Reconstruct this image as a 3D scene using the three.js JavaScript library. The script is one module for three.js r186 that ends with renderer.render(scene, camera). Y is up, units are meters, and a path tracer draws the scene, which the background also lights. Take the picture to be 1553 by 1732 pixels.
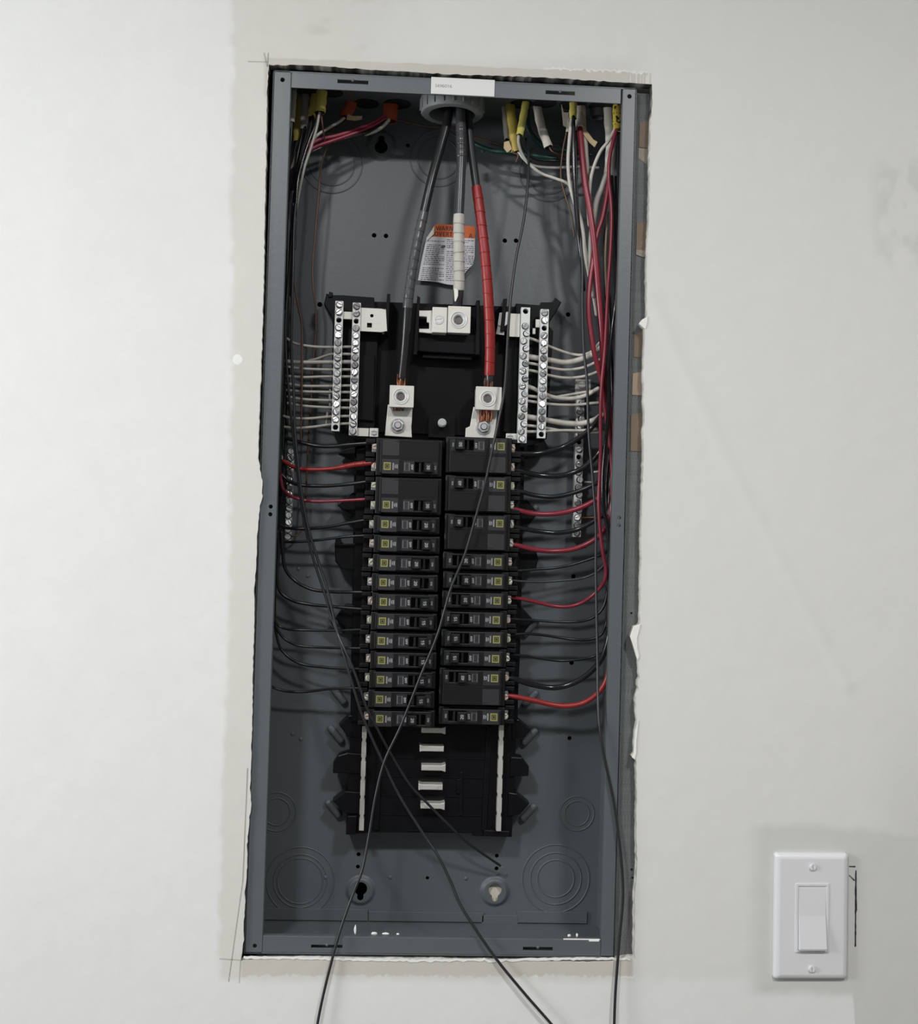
import * as THREE from 'three';
import { RoundedBoxGeometry } from 'three/addons/geometries/RoundedBoxGeometry.js';
import { mergeGeometries } from 'three/addons/utils/BufferGeometryUtils.js';
import { RectAreaLightUniformsLib } from 'three/addons/lights/RectAreaLightUniformsLib.js';

// ---------------------------------------------------------------- camera, light, exposure
const scene = new THREE.Scene();
const F = 2000, IW = 1553, IH = 1732;
const camera = new THREE.PerspectiveCamera(2 * Math.atan(IH / 2 / F) * 180 / Math.PI, IW / IH, 0.02, 50);
camera.position.set(-0.0464, -0.0271, 1.1476);
camera.rotation.order = 'YXZ';
camera.rotation.set(0.02502, -0.05314, 0.02902);
camera.updateMatrixWorld(true);
scene.add(camera);
const renderer = new THREE.WebGLRenderer({ antialias: true });
renderer.toneMapping = THREE.LinearToneMapping;
renderer.toneMappingExposure = 1.0;
renderer.shadowMap.enabled = true;
RectAreaLightUniformsLib.init();
// ceiling lamps of the room: [x, z, width, depth, strength]
const CEIL = 0.92, FLOOR = -1.55;
const LAMPS = [
  [-0.55, 1.32, 0.17, 0.17, 202],
  [0.55, 1.32, 0.17, 0.17, 190],
];
// daylight through a frosted window in the left wall: [y, z, height, width, strength]
const WINDOW = [0.12, 0.70, 0.50, 0.50, 20.5];

// ---------------------------------------------------------------- helpers
let seed = 7;
const rnd = () => { seed = (seed * 1664525 + 1013904223) >>> 0; return seed / 4294967296; };
const rr = (a, b) => a + (b - a) * rnd();
const used = {};
function numbered(n) { const k = used[n] = (used[n] ?? -1) + 1; return k ? `${n}_${String(k).padStart(3, '0')}` : n; }
const RM = new THREE.Matrix4().makeRotationFromEuler(camera.rotation);
// the point of the plane z that a measured photo position shows
function at(px, py, z) {
  const d = new THREE.Vector3((px - IW / 2) / F, -(py - IH / 2) / F, -1).applyMatrix4(RM);
  return d.multiplyScalar((z - camera.position.z) / d.z).add(camera.position);
}
const scaleAt = z => (camera.position.z - z) / F;      // metres per photo pixel at depth z
function clean(g) { const q = g.index ? g.toNonIndexed() : g; for (const k of Object.keys(q.attributes)) if (!['position', 'normal', 'uv'].includes(k)) q.deleteAttribute(k); return q; }
function merge(gs) { return gs.length === 1 ? gs[0] : mergeGeometries(gs.map(clean), false); }
function part(name, geos, m, parent, label) {
  const o = new THREE.Mesh(Array.isArray(geos) ? merge(geos) : geos, m);
  o.name = name; o.castShadow = o.receiveShadow = true;
  if (label) o.userData.label = label;
  if (parent) parent.add(o);
  return o;
}
function thing(name, label, category, group) {
  const o = new THREE.Group(); o.name = numbered(name); scene.add(o);
  o.userData = { label, category }; if (group) o.userData.group = group;
  return o;
}
function solo(name, geos, m, label, category, group) {
  const o = part(numbered(name), geos, m, scene);
  o.geometry.computeBoundingBox(); const c = o.geometry.boundingBox.getCenter(new THREE.Vector3());
  o.geometry.translate(-c.x, -c.y, -c.z); o.position.copy(c);
  o.userData = { label, category }; if (group) o.userData.group = group;
  return o;
}
function struct(name, geos, m) { const o = part(name, geos, m, scene); o.userData.kind = 'structure'; return o; }
// move a group's origin to the middle of its back
function settle(o) {
  const b = new THREE.Box3().setFromObject(o), c = b.getCenter(new THREE.Vector3()); c.z = b.min.z;
  for (const k of o.children) k.position.sub(c);
  o.position.copy(c); return o;
}
const box = (x, y, z, w, h, d) => { const g = new THREE.BoxGeometry(w, h, d); g.translate(x, y, z); return g; };
const rbox = (x, y, z, w, h, d, r = 0.0006, s = 2) => { const g = new RoundedBoxGeometry(w, h, d, s, Math.min(r, w / 2.01, h / 2.01, d / 2.01)); g.translate(x, y, z); return g; };
// box centred on a measured place: front face at zf, w h in metres
const fbox = (px, py, w, h, zf, d, r = 0.0006) => { const c = at(px, py, zf); return rbox(c.x, c.y, zf - d / 2, w, h, d, r); };
const pbox = (px0, py0, px1, py1, zf, d, r = 0.0006) => { const s = scaleAt(zf); return fbox((px0 + px1) / 2, (py0 + py1) / 2, (px1 - px0) * s, (py1 - py0) * s, zf, d, r); };
function shapeOf(pts) { const s = new THREE.Shape(); pts.forEach((p, i) => i ? s.lineTo(p[0], p[1]) : s.moveTo(p[0], p[1])); s.closePath(); return s; }
function circlePath(x, y, r) { const p = new THREE.Path(); p.absarc(x, y, r, 0, Math.PI * 2, true); return p; }
function rectPath(x, y, w, h) { const p = new THREE.Path(); p.moveTo(x - w / 2, y - h / 2); p.lineTo(x - w / 2, y + h / 2); p.lineTo(x + w / 2, y + h / 2); p.lineTo(x + w / 2, y - h / 2); p.closePath(); return p; }
function rrShape(x, y, w, h, r) {
  const s = new THREE.Shape(), a = x - w / 2, b = y - h / 2;
  s.moveTo(a + r, b); s.lineTo(a + w - r, b); s.quadraticCurveTo(a + w, b, a + w, b + r); s.lineTo(a + w, b + h - r); s.quadraticCurveTo(a + w, b + h, a + w - r, b + h);
  s.lineTo(a + r, b + h); s.quadraticCurveTo(a, b + h, a, b + h - r); s.lineTo(a, b + r); s.quadraticCurveTo(a, b, a + r, b); return s;
}
// extruded plate whose front face is at zf
function plate(shape, zf, d, bevel = 0, curve = 10) {
  const g = new THREE.ExtrudeGeometry(shape, { depth: d - 2 * bevel, bevelEnabled: bevel > 0, bevelThickness: bevel, bevelSize: bevel, bevelOffset: -bevel, bevelSegments: 2, curveSegments: curve });
  g.translate(0, 0, zf - d + bevel); return g;
}
const pxPoly = (pts, z) => pts.map(p => { const q = at(p[0], p[1], z); return [q.x, q.y]; });
const pplate = (pts, zf, d, bevel = 0.0005) => plate(shapeOf(pxPoly(pts, zf)), zf, d, bevel);
function cyl(x, y, zf, r, d, seg = 20, r2 = r) { const g = new THREE.CylinderGeometry(r, r2, d, seg); g.rotateX(Math.PI / 2); g.translate(x, y, zf - d / 2); return g; }
function ring(x, y, z, R, r, seg = 40) { const g = new THREE.TorusGeometry(R, r, 6, seg); g.translate(x, y, z); return g; }
function curveOf(pts, z0 = -0.06) { return new THREE.CatmullRomCurve3(pts.map(p => at(p[0], p[1], p[2] ?? z0)), false, 'centripetal'); }
function tubeOn(curve, r, n, seg = 8) {
  const g = new THREE.TubeGeometry(curve, n, r, seg, false), caps = [];
  for (const t of [0, 1]) { const c = new THREE.SphereGeometry(r, seg, 4); const p = curve.getPoint(t); c.scale(1, 1, 1); c.translate(p.x, p.y, p.z); caps.push(c); }
  return merge([g, ...caps]);
}
const tube = (pts, r, z0) => tubeOn(curveOf(pts, z0), r, Math.max(10, pts.length * 7));

// value noise
const PERM = new Uint8Array(65536); for (let i = 0; i < 65536; i++) PERM[i] = rnd() * 256;
const hash = (x, y) => PERM[((x & 255) + (y & 255) * 256)] / 255;
function vn(x, y) {
  const xi = Math.floor(x), yi = Math.floor(y); let u = x - xi, v = y - yi; u = u * u * (3 - 2 * u); v = v * v * (3 - 2 * v);
  const a = hash(xi, yi), b = hash(xi + 1, yi), c = hash(xi, yi + 1), d = hash(xi + 1, yi + 1);
  return a + (b - a) * u + (c - a) * v + (a - b - c + d) * u * v;
}
const fbm = (x, y, o = 4) => { let s = 0, a = 0.5, t = 0; for (let i = 0; i < o; i++) { s += a * vn(x, y); t += a; a *= 0.5; x = x * 2.03 + 17.1; y = y * 2.03 + 5.3; } return s / t; };
function dataTex(w, h, f, srgb, wrap = THREE.RepeatWrapping) {
  const a = new Uint8Array(w * h * 4);
  for (let j = 0; j < h; j++) for (let i = 0; i < w; i++) { const c = f(i / w, j / h); const k = (j * w + i) * 4; a[k] = c[0]; a[k + 1] = c[1]; a[k + 2] = c[2]; a[k + 3] = 255; }
  const t = new THREE.DataTexture(a, w, h); t.magFilter = THREE.LinearFilter; t.minFilter = THREE.LinearFilter; t.wrapS = t.wrapT = wrap; if (srgb) t.colorSpace = THREE.SRGBColorSpace; t.needsUpdate = true; return t;
}
function canvasTex(w, h, draw) { const c = document.createElement('canvas'); c.width = w; c.height = h; draw(c.getContext('2d'), w, h); const t = new THREE.CanvasTexture(c); t.colorSpace = THREE.SRGBColorSpace; return t; }
function planeMap(g, x0, y0, x1, y1) {     // uv from x,y over a rectangle
  const p = g.attributes.position, u = new Float32Array(p.count * 2);
  for (let i = 0; i < p.count; i++) { u[2 * i] = (p.getX(i) - x0) / (x1 - x0); u[2 * i + 1] = (p.getY(i) - y0) / (y1 - y0); }
  g.setAttribute('uv', new THREE.BufferAttribute(u, 2)); return g;
}
const std = (r, g, b, rough, metal = 0, extra = {}) => new THREE.MeshStandardMaterial({ color: new THREE.Color().setRGB(r, g, b), roughness: rough, metalness: metal, ...extra });

const gloss = (r, g, b, rough, spec, extra = {}) => new THREE.MeshPhysicalMaterial({ color: new THREE.Color().setRGB(r, g, b), roughness: rough, specularIntensity: spec, ...extra });
// ---------------------------------------------------------------- materials
const noiseTex = dataTex(256, 256, (u, v) => { const n = 255 * fbm(u * 24, v * 24, 3); return [n, n, n]; }); noiseTex.repeat.set(14, 14);
const fineTex = dataTex(256, 256, (u, v) => { const n = 255 * (0.6 * fbm(u * 60, v * 60, 2) + 0.4 * rnd()); return [n, n, n]; }); fineTex.repeat.set(10, 10);
const M = {
  steel: new THREE.MeshPhysicalMaterial({ color: new THREE.Color().setRGB(0.098, 0.110, 0.120), roughness: 0.42, bumpMap: noiseTex, bumpScale: 0.00008, clearcoat: 0.25, clearcoatRoughness: 0.3 }),
  plastic: gloss(0.006, 0.006, 0.0075, 0.34, 0.35),
  body: gloss(0.009, 0.0092, 0.0096, 0.38, 0.6, { bumpMap: fineTex, bumpScale: 0.00004 }),
  bodyLow: gloss(0.010, 0.010, 0.011, 0.36, 0.6),
  handle: gloss(0.010, 0.010, 0.011, 0.32, 0.7),
  hole: std(0.004, 0.004, 0.004, 0.9),
  alu: std(0.62, 0.61, 0.57, 0.5, 0.55, { bumpMap: fineTex, bumpScale: 0.00008 }),
  bar: std(0.66, 0.67, 0.66, 0.42, 0.2),
  zinc: std(0.74, 0.75, 0.76, 0.3, 0.7),
  zincDark: std(0.45, 0.46, 0.46, 0.3, 0.75),
  rail: std(0.5, 0.49, 0.46, 0.5, 0.3),
  copper: std(0.32, 0.125, 0.07, 0.4, 0.8),
  copperDull: std(0.13, 0.07, 0.048, 0.5, 0.6),
  black: std(0.011, 0.011, 0.012, 0.3),
  blackGlossy: std(0.012, 0.012, 0.014, 0.16),
  grey: std(0.045, 0.045, 0.05, 0.33),
  white: std(0.50, 0.48, 0.43, 0.4),
  whiteDim: std(0.36, 0.345, 0.32, 0.42),
  crimson: std(0.235, 0.023, 0.04, 0.30),
  red: std(0.30, 0.022, 0.02, 0.40),
  pink: std(0.33, 0.05, 0.085, 0.4),
  green: std(0.01, 0.06, 0.045, 0.4),
  yellow: std(0.70, 0.59, 0.14, 0.42),
  yellowDirty: std(0.42, 0.32, 0.06, 0.5),
  sheath: std(0.52, 0.49, 0.44, 0.5),
  orange: std(0.42, 0.085, 0.035, 0.5),
  paper: std(0.55, 0.42, 0.25, 0.8),
  kraft: std(0.30, 0.22, 0.15, 0.85),
  conduit: std(0.24, 0.25, 0.25, 0.5),
  switchWhite: new THREE.MeshPhysicalMaterial({ color: new THREE.Color().setRGB(0.70, 0.70, 0.72), roughness: 0.3, clearcoat: 0.2 }),
  room: std(0.62, 0.62, 0.61, 0.85), dim: std(0.22, 0.22, 0.22, 0.85),
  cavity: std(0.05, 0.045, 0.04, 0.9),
};

// ---------------------------------------------------------------- the room
const RX0 = -1.65, RX1 = 2.3, RZ = 3.0, ROOM_T = 0.12;
struct('floor', box((RX0 + RX1) / 2, FLOOR - 0.05, RZ / 2, RX1 - RX0 + 0.4, 0.1, RZ + 0.4), std(0.20, 0.19, 0.18, 0.6));
struct('ceiling', box((RX0 + RX1) / 2, CEIL + 0.05, RZ / 2, RX1 - RX0 + 0.4, 0.1, RZ + 0.4), M.room);
struct('wall_left', box(RX0 - ROOM_T / 2, (CEIL + FLOOR) / 2, RZ / 2, ROOM_T, CEIL - FLOOR, RZ + 0.2), M.room);
struct('wall_right', box(RX1 + ROOM_T / 2, (CEIL + FLOOR) / 2, RZ / 2, ROOM_T, CEIL - FLOOR, RZ + 0.2), M.room);
struct('wall_rear', box((RX0 + RX1) / 2, (CEIL + FLOOR) / 2, RZ + ROOM_T / 2, RX1 - RX0, CEIL - FLOOR, ROOM_T), M.dim);
const GLOW = new THREE.MeshStandardMaterial({ color: 0xffffff, emissive: 0xffffff, emissiveIntensity: 2 });
LAMPS.forEach(([x, z, w, d, k], i) => {
  const t = thing('ceiling_lamp', ['square recessed ceiling lamp left of the breaker panel', 'square recessed ceiling lamp above the light switch'][i], 'lamp');
  part('trim', [box(x - w / 2 - 0.01, CEIL - 0.004, z, 0.02, 0.008, d + 0.04), box(x + w / 2 + 0.01, CEIL - 0.004, z, 0.02, 0.008, d + 0.04), box(x, CEIL - 0.004, z - d / 2 - 0.01, w, 0.008, 0.02), box(x, CEIL - 0.004, z + d / 2 + 0.01, w, 0.008, 0.02)], M.room, t);
  part('diffuser', box(x, CEIL - 0.002, z, w, 0.004, d), GLOW, t);
  settle(t);
  const L = new THREE.RectAreaLight(new THREE.Color().setRGB(1, 0.995, 0.985), k, w, d);
  L.position.set(x, CEIL - 0.007, z); L.rotation.x = -Math.PI / 2; L.castShadow = true; scene.add(L);
});

{
  const [y, z, h, w, k] = WINDOW, x = RX0 + 0.004;
  const win = struct('window_1', [box(x, y + h / 2 + 0.03, z, 0.03, 0.06, w + 0.12), box(x, y - h / 2 - 0.03, z, 0.03, 0.06, w + 0.12), box(x, y, z - w / 2 - 0.03, 0.03, h, 0.06), box(x, y, z + w / 2 + 0.03, 0.03, h, 0.06)], M.switchWhite);
  part('window_pane', box(x, y, z, 0.008, h, w), GLOW, win);
  const L = new THREE.RectAreaLight(new THREE.Color().setRGB(0.95, 0.99, 1), k, w, h);
  L.position.set(x + 0.02, y, z); L.rotation.y = -Math.PI / 2; L.castShadow = true; scene.add(L);
}

// ---------------------------------------------------------------- the wall with its ragged cut-out
const HOLE = [[455, 110], [513, 110], [560, 113], [629, 118], [700, 122], [760, 125.5], [840, 128], [922, 131], [992, 136], [1050, 139], [1080, 141], [1103, 143],
  [1104, 172], [1102, 190], [1101, 209], [1100, 245], [1100, 283], [1099, 339], [1097, 390], [1095, 436], [1094, 480], [1095, 520], [1094, 536], [1087, 540], [1082, 547], [1086, 552], [1091, 556], [1091, 573], [1089, 620], [1089, 665], [1091, 712], [1088, 730], [1089, 765], [1088, 800], [1087, 846], [1085, 900], [1085, 939], [1084, 985], [1084, 1020], [1083, 1044], [1083, 1055], [1080, 1058], [1072, 1060], [1070, 1068], [1067, 1077], [1071, 1088], [1075, 1101], [1077, 1109], [1080, 1117], [1081, 1132], [1082, 1146], [1079, 1153], [1080, 1165], [1075, 1186], [1077, 1205], [1078, 1221], [1075, 1240], [1074, 1256], [1073, 1275], [1070, 1280], [1075, 1284], [1077, 1291], [1078, 1349], [1077, 1418], [1078, 1466], [1076, 1490], [1074, 1514], [1074, 1560], [1073, 1600], [1074, 1621],
  [1046, 1624], [1020, 1627], [994, 1628], [940, 1626], [900, 1625], [860, 1626], [820, 1624], [780, 1625], [740, 1622], [700, 1623], [650, 1622], [600, 1622], [540, 1620], [490, 1621], [440, 1622], [415, 1624], [406, 1626],
  [409, 1612], [412, 1590], [411, 1574], [413, 1550], [415, 1532], [414, 1510], [415, 1500], [417, 1480], [418, 1460], [418, 1430], [421, 1390], [423, 1375], [425, 1360], [423, 1340], [424, 1300], [426, 1240], [427, 1180], [428, 1120], [430, 1060], [430, 995], [433, 960], [434, 925], [436, 890], [440, 856], [444, 839], [443, 828], [444, 813], [441, 800], [439, 788], [437, 775], [438, 740], [439, 700], [441, 645], [443, 589], [445, 520], [447, 440], [448, 360], [450, 280], [451, 200], [452, 150]];
const jag = [];
for (let i = 0; i < HOLE.length; i++) {
  const a = HOLE[i], b = HOLE[(i + 1) % HOLE.length], n = Math.max(1, Math.round(Math.hypot(b[0] - a[0], b[1] - a[1]) / 7));
  for (let k = 0; k < n; k++) jag.push([a[0] + (b[0] - a[0]) * k / n + rr(-0.8, 0.8), a[1] + (b[1] - a[1]) * k / n + rr(-0.8, 0.8)]);
}
const holeW = pxPoly(jag, 0);
const WX0 = -0.56, WX1 = 0.56, WY0 = -0.60, WY1 = 0.60;       // the detailed patch of wall
const wallShape = shapeOf([[WX0, WY0], [WX1, WY0], [WX1, WY1], [WX0, WY1]]);
{ const p = new THREE.Path(); holeW.forEach((q, i) => i ? p.lineTo(q[0], q[1]) : p.moveTo(q[0], q[1])); p.closePath(); wallShape.holes.push(p); }
// what the wall is covered with: white paint, bare joint compound, torn paper, pencil and marker lines
const sm = (a, b, x) => { const t = Math.min(1, Math.max(0, (x - a) / (b - a))); return t * t * (3 - 2 * t); };
const inv = RM.clone().invert();
const tv = new THREE.Vector3();
function toPx(x, y) { tv.set(x, y, 0).sub(camera.position).applyMatrix4(inv); return [IW / 2 + F * tv.x / -tv.z, IH / 2 - F * tv.y / -tv.z]; }
const segD = (x, y, a, b, c, d) => { const ux = c - a, uy = d - b, t = Math.min(1, Math.max(0, ((x - a) * ux + (y - b) * uy) / (ux * ux + uy * uy))); return Math.hypot(x - a - t * ux, y - b - t * uy); };
const PENCIL = [[420, 104, 452, 105, 0.8, 0.5], [447, 90, 452, 112, 0.7, 0.6], [454, 90, 453, 112, 0.7, 0.7], [419, 1300, 411, 1490, 0.9, 0.65], [411, 1490, 387, 1660, 0.8, 0.6], [407, 1625, 405, 1662, 0.8, 0.45], [372, 1622, 405, 1624, 0.8, 0.5]];
const MARKER = [[1437, 1465.5, 1446, 1466, 1.1], [1448, 1473, 1447, 1600, 1.25], [1447.5, 1500, 1448.5, 1540, 1.6], [1437, 1481, 1445, 1489, 1.0]];
function wallLook(u, v) {
  const X = WX0 + u * (WX1 - WX0), Y = WY0 + v * (WY1 - WY0), [x, y] = toPx(X, Y);
  const n1 = fbm(x / 90, y / 90, 4), n2 = fbm(x / 22 + 40, y / 22, 3), n3 = fbm(x / 6, y / 6 + 9, 2);
  const wob = (n1 - 0.5) * 26 + (n2 - 0.5) * 10;
  // paint to the left, compound round the panel
  const edgeL = 394 - y * 0.006 - sm(900, 1600, y) * 14 + (n2 - 0.5) * 12 + (n1 - 0.5) * 8;
  let comp = sm(edgeL - 8, edgeL + 7, x);
  // compound ends below the panel and fades to paint well right of it
  comp *= 1 - sm(1648, 1668, y + wob * 0.5);
  let r = 0.735, g = 0.735, b = 0.725;                         // white paint
  const cr = 0.63, cg = 0.618, cb = 0.578;
  const strip = comp * (1 - sm(448, 520, x) * sm(1000, 1080, x) * 1);
  let k = comp * 0.92;
  const kr = sm(1030, 1110, x + wob), kt = (1 - sm(85, 125, y)) * sm(560, 760, x + wob * 2);
  k *= 1 - Math.max(kr * 0.55, kt * 0.5) + 0.25 * (n1 - 0.5) * Math.max(kr, 1 - sm(85, 125, y));
  r += (cr - r) * k; g += (cg - g) * k; b += (cb - b) * k;
  let h = 0.5 + (n1 - 0.5) * 0.25 + (n2 - 0.5) * 0.10;
  // grey stain above
  const st = sm(0.5, 0.66, fbm(x / 60 + 3, y / 45 + 8, 3)) * sm(480, 560, x) * (1 - sm(640, 730, x)) * (1 - sm(60, 110, y));
  r -= 0.06 * st; g -= 0.065 * st; b -= 0.07 * st;
  // torn paper band along the top and the bottom of the cut-out
  const topEdge = 98 + (x - 450) * 0.040 + (n3 - 0.5) * 9 * sm(900, 960, x) + (n2 - 0.5) * 5;
  const band = sm(topEdge - 1.2, topEdge + 1.2, y) * sm(444, 452, x) * (1 - sm(1100, 1104, x)) * (1 - sm(160, 170, y));
  const lowEdge = 1651 + (x - 700) * 0.004 + (n3 - 0.5) * 8 + (n2 - 0.5) * 8;
  const band2 = (1 - sm(lowEdge - 2, lowEdge + 3, y)) * sm(1612, 1616, y) * sm(404, 412, x) * (1 - sm(1068, 1073, x));
  const bd = Math.max(band, band2) * (0.85 + 0.3 * (n1 - 0.5));
  r += (0.53 - r) * bd; g += (0.505 - g) * bd; b += (0.455 - b) * bd; h -= 0.10 * bd;
  const scr = band * sm(1060, 1066, x) * sm(0.62, 0.7, vn(x * 0.42, y * 0.03 + 3)); r += 0.15 * scr; g += 0.15 * scr; b += 0.14 * scr;
  // bright raw gypsum along the torn line and the cut
  const lip = Math.max(0, 1 - Math.abs(y - topEdge + 1.5) / 2.2) * sm(910, 935, x) * (1 - sm(1096, 1102, x)) * (y < 170 ? 1 : 0) * sm(0.35, 0.6, n2 + 0.1);
  const lip2 = Math.max(0, 1 - Math.abs(y - lowEdge) / 2.0) * sm(860, 900, x) * (1 - sm(1070, 1076, x)) * (y > 1600 ? 1 : 0) * sm(0.4, 0.6, n2);
  const lp = Math.max(lip, lip2); r += (0.8 - r) * lp; g += (0.8 - g) * lp; b += (0.77 - b) * lp; h += 0.12 * lp;
  // the darker skim coat around the switch
  const sw = sm(1252, 1300, x + wob * 0.5) * sm(1388, 1412, y + wob * 0.8 - (x - 1400) * 0.03) * (1 - sm(1672, 1692, y + wob * 0.4 - 400 * sm(1440, 1470, x + wob * 0.3)));
  const skim = Math.max(sw, 0.55 * sm(1440, 1540, x + wob * 2) * sm(1100, 1400, y));
  r += (0.59 - r) * skim; g += (0.588 - g) * skim; b += (0.57 - b) * skim; h += 0.06 * skim;
  // smear at the right edge
  const sp = sm(0.52, 0.68, fbm(x / 40 + 11, y / 60, 3)) * sm(1460, 1500, x) * sm(250, 300, y) * (1 - sm(420, 470, y));
  r -= 0.07 * sp; g -= 0.07 * sp; b -= 0.07 * sp;
  // a filled nail hole left of the panel
  const nd = Math.hypot(x - 402, y - 608); const nh = 1 - sm(7, 9.5, nd + (n3 - 0.5) * 3); r += (0.8 - r) * nh; g += (0.81 - g) * nh; b += (0.8 - b) * nh; h += 0.1 * nh;
  // a long raised diagonal line in the bump height right of the panel
  const rd = segD(x, y, 1098, 500, 1240, 800) < segD(x, y, 1240, 800, 1432, 1160) ? segD(x, y, 1098, 500, 1240, 800) : segD(x, y, 1240, 800, 1432, 1160);
  h += 0.30 * Math.exp(-rd * rd / 160);
  for (const [a, c, d, e, w, s] of PENCIL) { const q = segD(x, y, a, c, d, e); if (q < w + 1) { const t = s * (1 - sm(w * 0.4, w + 0.6, q)); r += (0.07 - r) * t; g += (0.065 - g) * t; b += (0.06 - b) * t; } }
  for (const [a, c, d, e, w] of MARKER) { const q = segD(x, y, a, c, d, e); if (q < w + 1) { const t = 1 - sm(w * 0.6, w + 0.5, q + (n3 - 0.5)); r += (0.012 - r) * t; g += (0.012 - g) * t; b += (0.012 - b) * t; } }
  const f = 1 + (n1 - 0.5) * 0.035 + (n2 - 0.5) * 0.022;
  return [r * f, g * f, b * f, h + (n3 - 0.5) * 0.03];
}
const TS = 2048, wa = new Uint8Array(TS * TS * 4), wb = new Uint8Array(1024 * 1024 * 4);
const enc = c => Math.min(255, Math.max(0, 255 * (c < 0.0031308 ? 12.92 * c : 1.055 * c ** (1 / 2.4) - 0.055)));
for (let j = 0; j < TS; j++) for (let i = 0; i < TS; i++) {
  const c = wallLook((i + 0.5) / TS, (j + 0.5) / TS), k = (j * TS + i) * 4;
  wa[k] = enc(c[0]); wa[k + 1] = enc(c[1]); wa[k + 2] = enc(c[2]); wa[k + 3] = 255;
  if (!(i & 1) && !(j & 1)) { const q = ((j >> 1) * 1024 + (i >> 1)) * 4; wb[q] = wb[q + 1] = wb[q + 2] = Math.min(255, Math.max(0, c[3] * 255)); wb[q + 3] = 255; }
}
const wallTex = new THREE.DataTexture(wa, TS, TS), wallBump = new THREE.DataTexture(wb, 1024, 1024);
for (const t of [wallTex, wallBump]) { t.magFilter = t.minFilter = THREE.LinearFilter; t.wrapS = t.wrapT = THREE.ClampToEdgeWrapping; t.needsUpdate = true; }
wallTex.colorSpace = THREE.SRGBColorSpace;
const wallMat = new THREE.MeshStandardMaterial({ map: wallTex, bumpMap: wallBump, bumpScale: 0.0022, roughness: 0.75 });
const wallG = planeMap(plate(wallShape, 0, 0.0127), WX0, WY0, WX1, WY1);
const shadedCutTex = dataTex(512, 512, (u, v) => { const n = sm(0.42, 0.7, fbm(u * 160, v * 160, 3)), Y0 = WY0 + v * (WY1 - WY0), dirty = sm(0.395, 0.405, Y0), d = (1 - dirty) * (196 + 34 * n) + dirty * (60 + 110 * n); return [d, d * 0.99, d * 0.96]; }, true, THREE.ClampToEdgeWrapping);  // shade of the top underside painted into the cut-face colour; dirty is its mask
struct('wall_front', wallG, [wallMat, new THREE.MeshStandardMaterial({ map: shadedCutTex, roughness: 0.95 })]);
const plain = std(0.72, 0.72, 0.705, 0.75);
struct('wall_front_surround', [box((RX0 + WX0) / 2, (CEIL + FLOOR) / 2, -0.00635, WX0 - RX0, CEIL - FLOOR, 0.0127), box((RX1 + WX1) / 2, (CEIL + FLOOR) / 2, -0.00635, RX1 - WX1, CEIL - FLOOR, 0.0127), box(0, (CEIL + WY1) / 2, -0.00635, WX1 - WX0, CEIL - WY1, 0.0127), box(0, (FLOOR + WY0) / 2, -0.00635, WX1 - WX0, WY0 - FLOOR, 0.0127)], plain);
// hollow behind the drywall
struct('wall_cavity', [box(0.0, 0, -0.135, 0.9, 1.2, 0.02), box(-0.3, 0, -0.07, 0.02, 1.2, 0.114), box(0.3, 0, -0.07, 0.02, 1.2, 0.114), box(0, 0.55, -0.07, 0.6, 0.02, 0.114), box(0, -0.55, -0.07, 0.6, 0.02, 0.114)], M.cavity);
// torn paper lips of the cut-out
const gyps = std(0.80, 0.79, 0.76, 0.9);
function lipPiece(pts, label) { solo('torn_paper', [pplate(pts, 0.0008, 0.0016, 0.0004)], gyps, label, 'torn paper', undefined); }
lipPiece([[1084, 1056], [1080, 1057], [1072, 1059.5], [1069, 1068], [1066, 1077], [1070, 1088], [1074, 1101], [1076, 1109], [1079, 1117], [1082, 1110], [1079, 1098], [1078, 1080], [1082, 1066]], 'white flap of torn drywall paper jutting over the grey stud right of the lower panel');
lipPiece([[1096, 535], [1087, 540], [1081, 547], [1086, 552], [1092, 557], [1095, 548]], 'small white nib of torn drywall paper level with the neutral bars');
lipPiece([[1080, 1218], [1075, 1236], [1073.5, 1256], [1072, 1276], [1069, 1281], [1074, 1285], [1077, 1275], [1077, 1256], [1079, 1238]], 'thin white sliver of torn drywall paper at the lower right of the cut-out');

// white lip added along the foot of the cut-out, standing for the lit gypsum edge
{ const top = [], bot = []; for (let x = 412; x <= 1068; x += 6) { const y = 1621 + 2.5 * Math.sin(x * 0.011) + rr(-0.8, 0.8) + (x > 820 ? 2 : 0); top.push([x, y]); bot.push([x, y + rr(2.2, 4.6)]); } solo('torn_paper', [pplate([...top, ...bot.reverse()], 0.0006, 0.0022, 0)], gyps, 'long ragged white lip added for the lit raw drywall edge along the cut-out foot', 'torn paper'); }
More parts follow.
